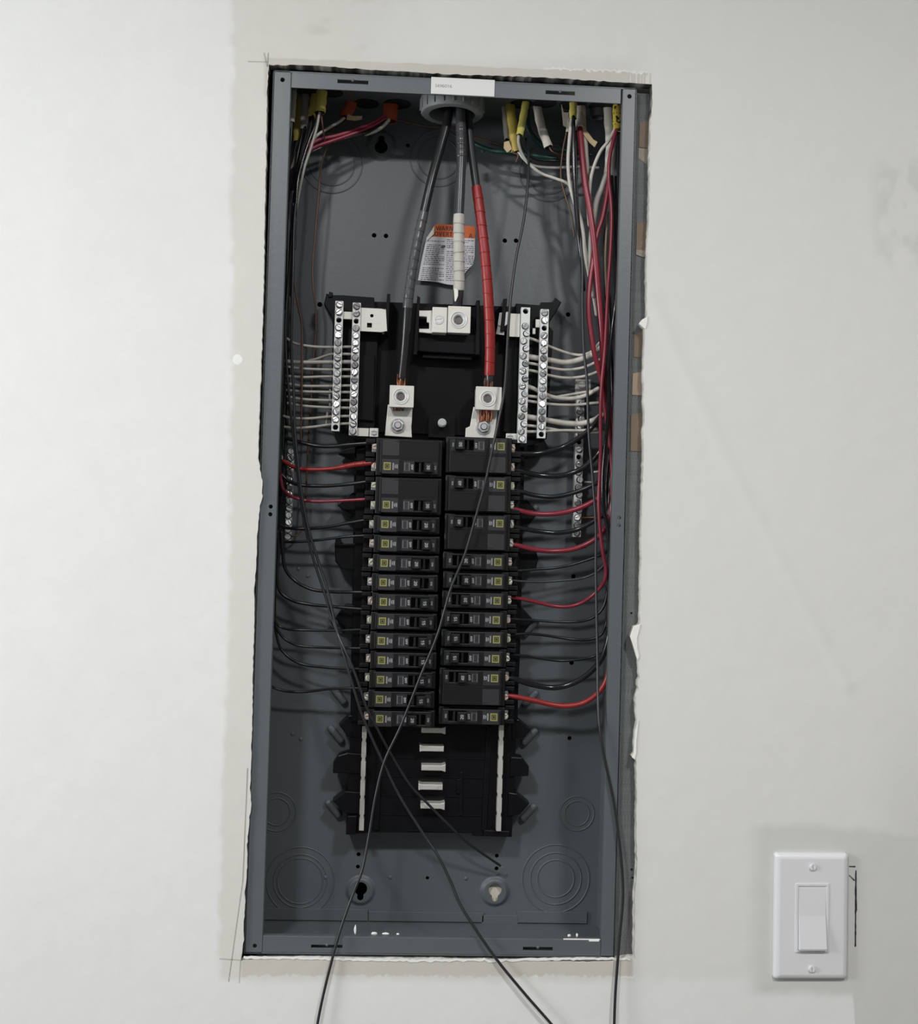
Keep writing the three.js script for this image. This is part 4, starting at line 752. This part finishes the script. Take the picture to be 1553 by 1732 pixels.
sheathed('white grey cable sheath cut at an angle amid the top right cables', M.sheath, 0.0092, [[905, 135, -0.066], [908, 173, -0.062], [916, 215, -0.056], [928, 249, -0.052]], { more: [['bare_wire', M.copperDull, 0.0008, [[928, 246, -0.052], [934, 256, -0.05], [950, 262, -0.055], [975, 263, -0.06]]], ['core', M.black, 0.0014, [[927, 247, -0.053], [940, 254, -0.056], [970, 258, -0.06], [1000, 262, -0.06]]]] });
wire('dark green ground wire arching behind the top right cables', M.green, 0.0030, [[898, 150, -0.07], [891, 190, -0.07], [893, 215, -0.069], [902, 232, -0.068], [918, 246, -0.068], [950, 256, -0.07], [985, 258, -0.07]]);
wire('dark green wire running low from behind the bushing to the dirty yellow cable', M.green, 0.0024, [[795, 238, -0.085], [811, 247, -0.082], [835, 255, -0.078], [860, 258, -0.07], [890, 262, -0.068], [940, 268, -0.066]]);
sheathed('clean yellow cable sheath with black and white cores left of the white sheath, top right', M.yellow, 0.0078, [[971, 130, -0.048], [970, 170, -0.044], [969, 201, -0.040]], { more: [
  ['core', M.white, 0.0018, [[967, 198, -0.040], [963, 240, -0.038], [961, 275, -0.037], [964, 312, -0.038], [971, 340, -0.040], [981, 366, -0.043], [987, 395, -0.045], [989, 424, -0.047], [994, 454, -0.049], [1003, 494, -0.052], [1009, 532, -0.055]]],
  ['core', M.blackGlossy, 0.0021, [[970, 198, -0.039], [970, 245, -0.037], [971, 300, -0.036], [974, 345, -0.036], [979, 400, -0.036], [984, 440, -0.038], [987, 490, -0.045]]],
  ['bare_wire', M.copperDull, 0.0008, [[965, 198, -0.041], [958, 225, -0.043], [951, 262, -0.045], [949, 300, -0.046], [956, 330, -0.046], [966, 360, -0.046], [972, 400, -0.048]]]],
  flaps: [['paper_wrap', std(0.46, 0.40, 0.33, 0.8), [[961, 200], [970, 201], [968, 222], [957, 223]], -0.041], ['paper_wrap', std(0.42, 0.38, 0.34, 0.8), [[949, 172], [954, 190], [962, 190], [962, 202], [958, 215], [953, 212]], -0.050]] });
sheathed('wide white sheath with tan paper flaps beside the clean yellow cable, top right', M.sheath, 0.0094, [[981, 130, -0.058], [982, 173, -0.054], [980, 200, -0.050], [979, 223, -0.047]], { more: [
  ['core', M.crimson, 0.0032, [[981, 218, -0.046], [985, 265, -0.042], [990, 310, -0.039], [997, 350, -0.037], [1004, 400, -0.036], [1009, 450, -0.036], [1013, 500, -0.037], [1018, 560, -0.039], [1021, 619, -0.042], [1025, 650, -0.045], [1032, 700, -0.05], [1040, 748, -0.054], [1042, 800, -0.058]]],
  ['core', std(0.42, 0.385, 0.33, 0.5), 0.0030, [[985, 215, -0.049], [989, 235, -0.049], [991, 265, -0.049], [994, 302, -0.050], [996, 340, -0.052], [998, 380, -0.054]]]],
  flaps: [['paper_wrap', M.paper, [[984, 210], [992, 220], [1004, 236], [1011, 240], [1006, 249], [998, 242], [990, 232], [984, 222]], -0.045], ['paper_wrap', std(0.46, 0.36, 0.24, 0.8), [[982, 172], [990, 174], [992, 215], [990, 236], [985, 214]], -0.049]] });
{ const c = at(1012, 176, -0.06); const t = thing('cable_connector', 'dark grey plastic cable connector under the top wall, between the two top right yellow cables', 'connector');
  const g = new THREE.LatheGeometry([[0.0001, 0.012], [0.010, 0.012], [0.010, -0.004], [0.0085, -0.005], [0.0085, -0.014], [0.0062, -0.014], [0.0062, -0.004], [0.0001, -0.004]].map(p => new THREE.Vector2(...p)), 28); g.translate(c.x, c.y, -0.06); part('shell', g, std(0.075, 0.075, 0.085, 0.5), t);
  for (let i = 0; i < 14; i++) { const r = rbox(0, 0.002, 0.0101, 0.0014, 0.010, 0.0012, 0.0004); r.rotateY(i / 14 * Math.PI * 2); r.translate(c.x, c.y + 0.002, -0.06); part('grip', r, std(0.075, 0.075, 0.085, 0.5), t); }
  settle(t); }
sheathed('dirty yellow cable sheath with black spots in the top right corner', new THREE.MeshStandardMaterial({ roughness: 0.45, map: dataTex(128, 64, (u, v) => { const q = vn(u * 34, v * 14) > 0.72 && v > 0.05 ? 1 : 0; return q ? [30, 26, 14] : [206, 182, 74]; }, true) }), 0.0088, [[1042, 135, -0.046], [1043.5, 178, -0.042], [1044, 225, -0.038]], { more: [
  ['core', M.white, 0.0017, [[1039, 221, -0.038], [1030, 238, -0.036], [1017, 254, -0.036], [1006, 278, -0.037], [1000, 300, -0.039], [997, 330, -0.043]]],
  ['core', M.crimson, 0.0019, [[1042, 221, -0.037], [1036, 245, -0.035], [1031, 270, -0.034], [1030, 300, -0.033], [1033, 330, -0.033], [1035, 366, -0.032], [1033, 424, -0.031], [1029, 482, -0.030], [1027, 526, -0.030], [1023, 600, -0.031], [1019, 640, -0.033], [1016, 690, -0.034], [1016, 758, -0.034], [1015, 800, -0.034], [1013, 846, -0.034], [1016, 904, -0.036], [1021, 940, -0.038], [1025, 960, -0.042], [1023, 981, -0.046], [1007, 1003, -0.056], [983, 1020, -0.062], [960, 1026, -0.064], [937, 1025, -0.064], [902, 1017, -0.060], [870, 1011, -0.053], [856, 1010, -0.051]]],
  ['core', M.blackGlossy, 0.0016, [[1046, 221, -0.039], [1046, 260, -0.042], [1046, 320, -0.045], [1047, 400, -0.048]]]],
  flaps: [] });
sheathed('white sheath of a lower cable end behind the corner yellow cable, top right', std(0.62, 0.60, 0.55, 0.5), 0.0104, [[1029, 160, -0.054], [1030, 200, -0.052], [1033, 245, -0.048], [1030, 299, -0.044]], { flat: 0.5, more: [
  ['core', M.whiteDim, 0.0030, [[1026, 295, -0.044], [1018, 318, -0.044], [1010, 338, -0.045], [1004, 372, -0.046], [1000, 402, -0.047], [1000, 450, -0.048], [1004, 500, -0.050]]],
  ['core', M.crimson, 0.0026, [[1031, 295, -0.044], [1027, 330, -0.042], [1020, 365, -0.041], [1010, 396, -0.040], [1003, 440, -0.038], [997, 487, -0.036], [996, 530, -0.035], [1001, 570, -0.035], [1006, 600, -0.036], [1012, 622, -0.038], [1017, 640, -0.040], [1024, 690, -0.046], [1031, 740, -0.052], [1036, 800, -0.056], [1035, 850, -0.058], [1032, 874, -0.058], [1018, 901, -0.056], [1002, 915, -0.058], [972, 928, -0.060], [937, 932, -0.060], [902, 929, -0.056], [872, 922, -0.051], [858, 920, -0.050]]],
  ['core', M.blackGlossy, 0.0020, [[1034, 295, -0.044], [1037, 340, -0.044], [1039, 400, -0.044], [1043, 482, -0.043], [1040, 520, -0.042], [1036, 552, -0.040], [1030, 619, -0.038], [1029, 700, -0.038], [1024, 756, -0.039], [1020, 805, -0.040], [1021, 860, -0.042], [1027, 888, -0.044], [1031, 940, -0.046], [1030, 1000, -0.048], [1028, 1060, -0.05]]]] });

// dark filler wires down both side gutters
const bundleL = [[[488, 300], [484, 420], [480, 560], [476, 700], [473, 800]], [[493, 300], [490, 400], [486, 540], [482, 660], [478, 760]], [[496, 310], [491, 440], [489, 600], [484, 740], [476, 850]], [[486, 330], [480, 500], [474, 660], [471, 800], [468, 930]], [[500, 290], [493, 380], [487, 520], [480, 640], [474, 780], [470, 900]]];
bundleL.forEach((p, i) => wire(['black wire nearest the left flange in the left wire bundle', 'second black wire from the flange in the left wire bundle', 'black wire on the inner side of the left wire bundle', 'black wire lying deepest in the left wire bundle', 'black wire crossing over the others in the left wire bundle'][i], i % 2 ? M.blackGlossy : M.black, 0.0017, p, -0.058 - i * 0.006));
wire('dull crimson wire in the left wire bundle, right against the flange', M.crimson, 0.0018, [[490, 270, -0.05], [486, 300, -0.05], [482, 345, -0.052], [480, 420, -0.056], [476, 560, -0.06], [473, 700, -0.062], [472, 770, -0.062]]);
wire('bare copper wire on the left, bending along the back sheet beside the left bundle', M.copperDull, 0.0010, [[497, 470, -0.046], [500, 495, -0.048], [505, 520, -0.05], [510, 545, -0.052], [511, 600, -0.054], [510, 680, -0.056], [509, 745, -0.06]]);
wire('thin bare copper wire running down the back left to the left ground bar', M.copperDull, 0.0009, [[535, 562, -0.075], [529, 620, -0.078], [526, 680, -0.08], [521, 760, -0.08], [518, 820, -0.08], [512, 890, -0.080], [504, 905, -0.079], [494, 907, -0.077]]);
wire('bare copper wire low in the right bundle behind the crimson wires', M.copperDull, 0.0009, [[1024, 380, -0.055], [1021, 420, -0.054], [1023, 470, -0.056], [1024, 520, -0.058]]);
wire('pale bare wire behind the crossing crimson wires on the right', std(0.40, 0.33, 0.24, 0.4), 0.0013, [[1028, 360, -0.050], [1025, 410, -0.050], [1024, 450, -0.052], [1026, 500, -0.055]]);
const bundleR = [[[1042, 300], [1044, 400], [1046, 520], [1044, 640], [1040, 760], [1036, 900], [1030, 1060]], [[1038, 420], [1042, 560], [1040, 700], [1034, 800], [1030, 860], [1034, 940], [1031, 1040]], [[1030, 500], [1034, 600], [1036, 720], [1026, 820], [1030, 900], [1036, 960]], [[1046, 330], [1049, 480], [1050, 640], [1046, 800], [1042, 960], [1034, 1090]]];
bundleR.forEach((p, i) => wire(['black wire along the right flange, outermost of the right bundle', 'black wire bowing behind the long crimson wire in the right bundle', 'short black wire deep in the right bundle', 'black wire tucked under the right flange'][i], i % 2 ? M.blackGlossy : M.black, 0.0018, p, -0.060 - i * 0.006));
wire('plum coloured wire half hidden under the right flange', std(0.16, 0.02, 0.05, 0.35), 0.0020, [[1047, 340, -0.056], [1047, 420, -0.058], [1046, 500, -0.06], [1043, 600, -0.062], [1040, 680, -0.062]]);

// white neutrals to the left bars
const ORD = ['topmost', 'second', 'third', 'fourth', 'fifth', 'sixth', 'seventh', 'eighth', 'ninth', 'tenth', 'lowest'];
const NL = [[[486, 573, -0.06], [497, 580, -0.058], [520, 585, -0.056], [545, 587, -0.055], [597, 586.5, -0.053]], [[523, 610, -0.07], [536, 607, -0.064], [550, 602, -0.060], [562, 599, -0.056], [597, 599, -0.053]], [[484, 611, -0.06], [500, 612.5, -0.058], [550, 612.5, -0.056], [597, 612, -0.053]], [[484, 620, -0.062], [505, 623, -0.06], [545, 625, -0.057], [597, 625, -0.053]], [[485, 636, -0.06], [510, 638, -0.058], [550, 637, -0.056], [597, 637, -0.053]], [[486, 649, -0.06], [510, 652.5, -0.058], [550, 653, -0.056], [597, 652, -0.053]], [[486, 660, -0.062], [510, 662, -0.06], [550, 663, -0.057], [597, 663.5, -0.053]], [[487, 671, -0.06], [510, 675, -0.058], [550, 677, -0.056], [597, 677, -0.053]], [[487, 682, -0.062], [510, 686, -0.06], [550, 689, -0.057], [597, 690, -0.053]], [[478, 703, -0.064], [487, 706, -0.06], [520, 708, -0.058], [555, 705, -0.056], [597, 703.5, -0.053]], [[480, 722, -0.064], [500, 724, -0.06], [530, 722, -0.058], [560, 718, -0.056], [597, 716, -0.053]]];
NL.forEach((p, i) => wire(`${ORD[i]} of the white neutral wires running to the left neutral bars`, M.whiteDim, i === 2 ? 0.0020 : 0.0014, p, -0.056));
wire('short white wire bent upright beside the outer left neutral bar', M.whiteDim, 0.0012, [[559, 655, -0.06], [558, 665, -0.058], [558, 680, -0.058], [559, 692, -0.06]]);
wire('little white wire stub under the lowest left neutrals', M.whiteDim, 0.0013, [[554, 698, -0.062], [553, 706, -0.06], [552, 716, -0.06]]);
// white neutrals to the right bars
const NR = [[[888, 570, -0.053], [905, 575, -0.055], [925, 584, -0.058], [945, 592, -0.059], [968, 599, -0.058], [986, 600, -0.054], [1003, 593, -0.05], [1014, 580, -0.05]], [[886, 602, -0.053], [905, 605, -0.055], [930, 609, -0.058], [955, 613, -0.058], [978, 609, -0.054], [1000, 600, -0.050], [1016, 588, -0.05]], [[886, 613, -0.053], [905, 616, -0.055], [930, 622, -0.058], [955, 625.5, -0.059], [985, 622, -0.056], [1005, 614, -0.052], [1018, 606, -0.05]], [[886, 625, -0.053], [905, 628, -0.056], [930, 635, -0.059], [955, 639, -0.060], [985, 637, -0.058], [1010, 629, -0.054], [1022, 622, -0.053]], [[886, 652, -0.053], [900, 656, -0.055], [918, 665, -0.058], [938, 672, -0.060], [965, 674, -0.058], [990, 669, -0.053], [1012, 657, -0.05]], [[886, 669, -0.053], [905, 671, -0.055], [928, 673, -0.060], [950, 670, -0.062], [985, 664, -0.060], [1012, 660, -0.056]], [[886, 677, -0.053], [905, 680, -0.056], [930, 683.5, -0.060], [965, 685, -0.062], [1012, 681, -0.058]], [[886, 704, -0.053], [905, 707, -0.055], [930, 711.5, -0.058], [960, 716, -0.058], [985, 716, -0.056], [1008, 709, -0.052], [1018, 702, -0.052]], [[886, 719, -0.053], [905, 721, -0.056], [930, 725, -0.060], [955, 729, -0.062], [990, 731, -0.062], [1014, 731, -0.060]], [[886, 730, -0.053], [910, 730, -0.056], [950, 728, -0.058], [985, 728, -0.057], [1010, 726, -0.055]]];
NR.forEach((p, i) => wire(`${[...ORD.slice(0, 9), 'lowest'][i]} of the white neutral wires running to the right neutral bars`, M.white, [1, 7].includes(i) ? 0.0029 : i === 4 ? 0.0022 : 0.0015, p, -0.056));

// branch wires into the left breakers
const tL = (r, pts) => pts;
const BL = [
  ['topmost black wire to the left breakers', M.black, 0.0020, [[482, 740, -0.065], [508, 748, -0.062], [535, 754, -0.060], [560, 755, -0.057], [590, 752, -0.054], [632, 749, -0.051]]],
  ['black wire below the red one to the left breakers', M.black, 0.0019, [[474, 800, -0.066], [485, 811, -0.066], [502, 819, -0.064], [543, 822, -0.060], [588, 819, -0.054], [632, 813, -0.051]]],
  ['crimson wire with a pink end to the second left breaker', M.crimson, 0.0017, [[473, 775, -0.063], [474, 800, -0.064], [479, 827, -0.064], [487, 836, -0.062], [498, 841.5, -0.060], [520, 847, -0.058], [543, 848, -0.056], [594, 846, -0.052], [632, 843.5, -0.050]]],
  ['black wire to the upper of two left singles under the doubles', M.black, 0.0017, [[475, 888, -0.066], [481, 892, -0.065], [502, 894, -0.063], [525, 894, -0.061], [555, 891, -0.057], [592, 884, -0.053], [632, 877, -0.050]]],
  ['black wire to the fourth left breaker, passing the foot of the ground bar', M.black, 0.0014, [[472, 912, -0.066], [481, 916, -0.065], [510, 916, -0.062], [543, 913, -0.058], [584, 908, -0.053], [632, 905, -0.050]]],
  ['black wire curving from the left flange to the fifth left breaker', M.black, 0.0017, [[476, 900, -0.062], [478, 930, -0.064], [483, 963, -0.066], [500, 983, -0.067], [528, 997, -0.065], [563, 1001, -0.06], [595, 1001.5, -0.054], [632, 1002, -0.051]]],
  ['black wire looping low from the left flange to the sixth left breaker', M.black, 0.0017, [[470, 900, -0.064], [471, 930, -0.065], [469, 981, -0.067], [475, 1002, -0.068], [496, 1016, -0.068], [522, 1022, -0.066], [563, 1026, -0.06], [632, 1032, -0.051]]],
  ['straight black wire from the left flange to the eighth left breaker', M.black, 0.0013, [[472, 760, -0.072], [467, 900, -0.072], [463, 1000, -0.069], [464, 1045, -0.066], [470, 1057, -0.067], [481, 1063, -0.067], [522, 1066, -0.065], [563, 1066.5, -0.060], [632, 1064, -0.051]]],
  ['upper of two black wires curving to the left breakers near the lower louvre', M.black, 0.0014, [[473, 780, -0.076], [468, 900, -0.076], [464, 1010, -0.071], [465, 1050, -0.067], [470, 1066, -0.068], [481, 1080, -0.069], [502, 1091, -0.068], [543, 1095, -0.064], [580, 1096, -0.057], [632, 1097, -0.051]]],
  ['lower of two black wires curving to the left breakers near the lower louvre', M.black, 0.0014, [[474, 800, -0.080], [469, 920, -0.080], [465, 1015, -0.074], [465, 1055, -0.069], [468, 1075, -0.070], [475, 1097, -0.071], [493, 1115, -0.070], [514, 1124, -0.068], [555, 1129, -0.062], [632, 1132, -0.051]]],
  ['lowest black wire on the left, passing over a louvre', M.black, 0.0014, [[470, 820, -0.084], [465, 950, -0.082], [460, 1080, -0.076], [456, 1140, -0.069], [457, 1159, -0.066], [463, 1163, -0.068], [478, 1168, -0.069], [492, 1170, -0.069], [518, 1170, -0.067], [551, 1166, -0.062], [585, 1164, -0.056], [632, 1164, -0.051]]],
];
for (const [l, m, r, p] of BL) wire(l, m, r, p);
{
  const t = thing('wire', 'bright red wire with a taped end to the topmost left breaker', 'wire');
  const p = [[480, 780, -0.066], [495, 789, -0.063], [509, 793, -0.060], [543, 794, -0.057], [570, 791.5, -0.055], [600, 786, -0.052], [634, 782, -0.049]];
  const c = curveOf(p); part('insulation', tubeOn(c, 0.0020, 40), M.red, t); taped('tape', c, 0.62, 0.97, 0.0027, M.red, t, 4, 'wrinkled red tape'); settle(t);
}
wire('white wire bending from the left flange to the upper part of the left ground bar', M.whiteDim, 0.0017, [[472, 760, -0.068], [474, 770, -0.07], [480, 778, -0.072], [487, 783, -0.073], [497, 788, -0.074]]);

// branch wires into the right breakers
const BR = [
  ['thick black wire from the right bundle to the topmost right breaker, upper pole', M.blackGlossy, 0.0027, [[862, 764, -0.051], [880, 767, -0.053], [905, 767, -0.056], [925, 764, -0.057], [950, 757, -0.056], [970, 747, -0.053], [986, 736, -0.050], [1002, 722, -0.048], [1014, 706, -0.05]]],
  ['thick black wire from the right bundle to the topmost right breaker, lower pole', M.blackGlossy, 0.0027, [[862, 794, -0.051], [880, 797, -0.053], [914, 804, -0.057], [945, 805, -0.057], [970, 799, -0.055], [990, 789, -0.052], [1005, 776, -0.05], [1018, 758, -0.05]]],
  ['black wire to the second right breaker, upper pole', M.black, 0.0023, [[862, 826, -0.051], [880, 831, -0.054], [907, 838, -0.058], [937, 840, -0.059], [972, 833, -0.057], [1002, 821, -0.054], [1020, 812, -0.054]]],
  ['crimson wire to the second right breaker, lower pole', M.crimson, 0.0026, [[862, 859, -0.051], [880, 864, -0.053], [902, 868.5, -0.056], [937, 869, -0.058], [972, 862, -0.056], [1002, 849, -0.052], [1018, 838, -0.05]]],
  ['black wire to the third right breaker, upper pole', M.blackGlossy, 0.0024, [[862, 889, -0.051], [880, 893, -0.053], [914, 899, -0.057], [945, 901, -0.058], [975, 896, -0.056], [1004, 882, -0.052], [1020, 872, -0.05]]],
  ['thin black wire to the upper right single breaker below the doubles', M.black, 0.0014, [[858, 964, -0.051], [880, 965, -0.054], [911, 962.5, -0.059], [935, 961, -0.061], [960, 957, -0.061], [985, 950, -0.058], [1008, 942, -0.055], [1026, 934, -0.055]]],
  ['thin dark wire just above the thin crimson one on the right', M.grey, 0.0013, [[858, 980, -0.051], [880, 983, -0.054], [915, 984, -0.059], [949, 982, -0.062], [985, 978, -0.061], [1007, 969, -0.058], [1022, 956, -0.055]]],
  ['black wire over the right louvre below the thin crimson one', M.black, 0.0014, [[856, 1046, -0.051], [880, 1048, -0.055], [902, 1049, -0.060], [949, 1052, -0.064], [990, 1049.5, -0.064], [1010, 1040, -0.062], [1023, 1022, -0.058], [1028, 990, -0.056]]],
  ['black wire below the right louvre', M.black, 0.0015, [[856, 1075, -0.051], [885, 1072, -0.056], [914, 1073.5, -0.062], [945, 1078, -0.066], [975, 1082, -0.067], [998, 1081.5, -0.066], [1015, 1075, -0.064], [1024, 1060, -0.06], [1029, 1030, -0.058]]],
  ['thin black wire ending above the big black loop on the right', M.black, 0.0014, [[854, 1107, -0.051], [880, 1108.5, -0.056], [910, 1113, -0.062], [945, 1117.5, -0.066], [975, 1116, -0.066], [1002, 1111, -0.065], [1019, 1101, -0.062], [1027, 1080, -0.06], [1031, 1050, -0.058]]],
  ['thick glossy black wire in the big loop to the lower right double breaker', M.blackGlossy, 0.0029, [[854, 1145, -0.051], [870, 1148.5, -0.052], [902, 1158, -0.056], [937, 1163, -0.058], [967, 1156.5, -0.056], [995, 1140, -0.052], [1016, 1117, -0.050], [1027, 1090, -0.050], [1033, 1050, -0.052]]],
  ['lowest crimson wire on the right, rising from the lower right double breaker to the flange', M.red, 0.0026, [[853, 1176, -0.051], [872, 1178.5, -0.052], [902, 1184.5, -0.055], [930, 1191, -0.057], [955, 1194, -0.057], [985, 1189.5, -0.055], [1010, 1174, -0.052], [1025, 1152, -0.050], [1032, 1118, -0.050]]],
];
for (const [l, m, r, p] of BR) wire(l, m, r, p);
['upper pale wire stub beside the right ground bar', 'white wire stub second from the top beside the right ground bar', 'copper wire stub lowest beside the right ground bar'].forEach((l, i) => wire(l, [M.sheath, M.whiteDim, M.copper][i], 0.0010, [[[1004, 798.5, -0.05], [1014, 797, -0.048]], [[990, 815, -0.07], [1012, 816, -0.062]], [[983, 875.5, -0.072], [1006, 875, -0.06]]][i]));

// crumbs of drywall lying on the folded foot of the box
const CR = [[601, 1572, 2.0, 10, 'thin upright splinter of white drywall standing on the lower edge of the box'], [633, 1584, 6, 3, 'curled white drywall chip, leftmost on the lower edge of the box'], [652, 1585, 7, 2.5, 'flat white drywall chip second on the lower edge of the box'], [673, 1584, 3, 2, 'tiny drywall crumb third on the lower edge of the box'], [962, 1590, 3, 3, 'drywall crumb at the right end of the lower edge of the box'], [975, 1590, 2, 4, 'small drywall crumb beside the last one at the right end of the lower edge']];
for (const [x, y, w, h, l] of CR) { const s = scaleAt(-0.01), c = at(x, y, -0.012), g = new THREE.IcosahedronGeometry(1, 1); const p = g.attributes.position; for (let i = 0; i < p.count; i++) { const k = 0.8 + 0.4 * vn(p.getX(i) * 3 + x, p.getY(i) * 3 + y); p.setXYZ(i, p.getX(i) * k, p.getY(i) * k, p.getZ(i) * k); } g.computeVertexNormals(); g.scale(w * s, h * s * 0.8, 0.0012); g.translate(c.x, -EH / 2 + 0.0172 + h * s * 0.75, -0.009); solo('drywall_crumb', g, gyps, l, 'crumb', undefined); }
{ const c = at(985, 1593, 0); solo('plaster_streak', [rbox(c.x, -EH / 2 + 0.0169, -0.0034, 0.036, 0.0011, 0.0014, 0.0004), rbox(c.x + 0.012, -EH / 2 + 0.0160, -0.0028, 0.010, 0.0018, 0.0008, 0.0003)], gyps, 'thin white plaster streak on the right end of the bottom flange', 'plaster', undefined); }
renderer.render(scene, camera);
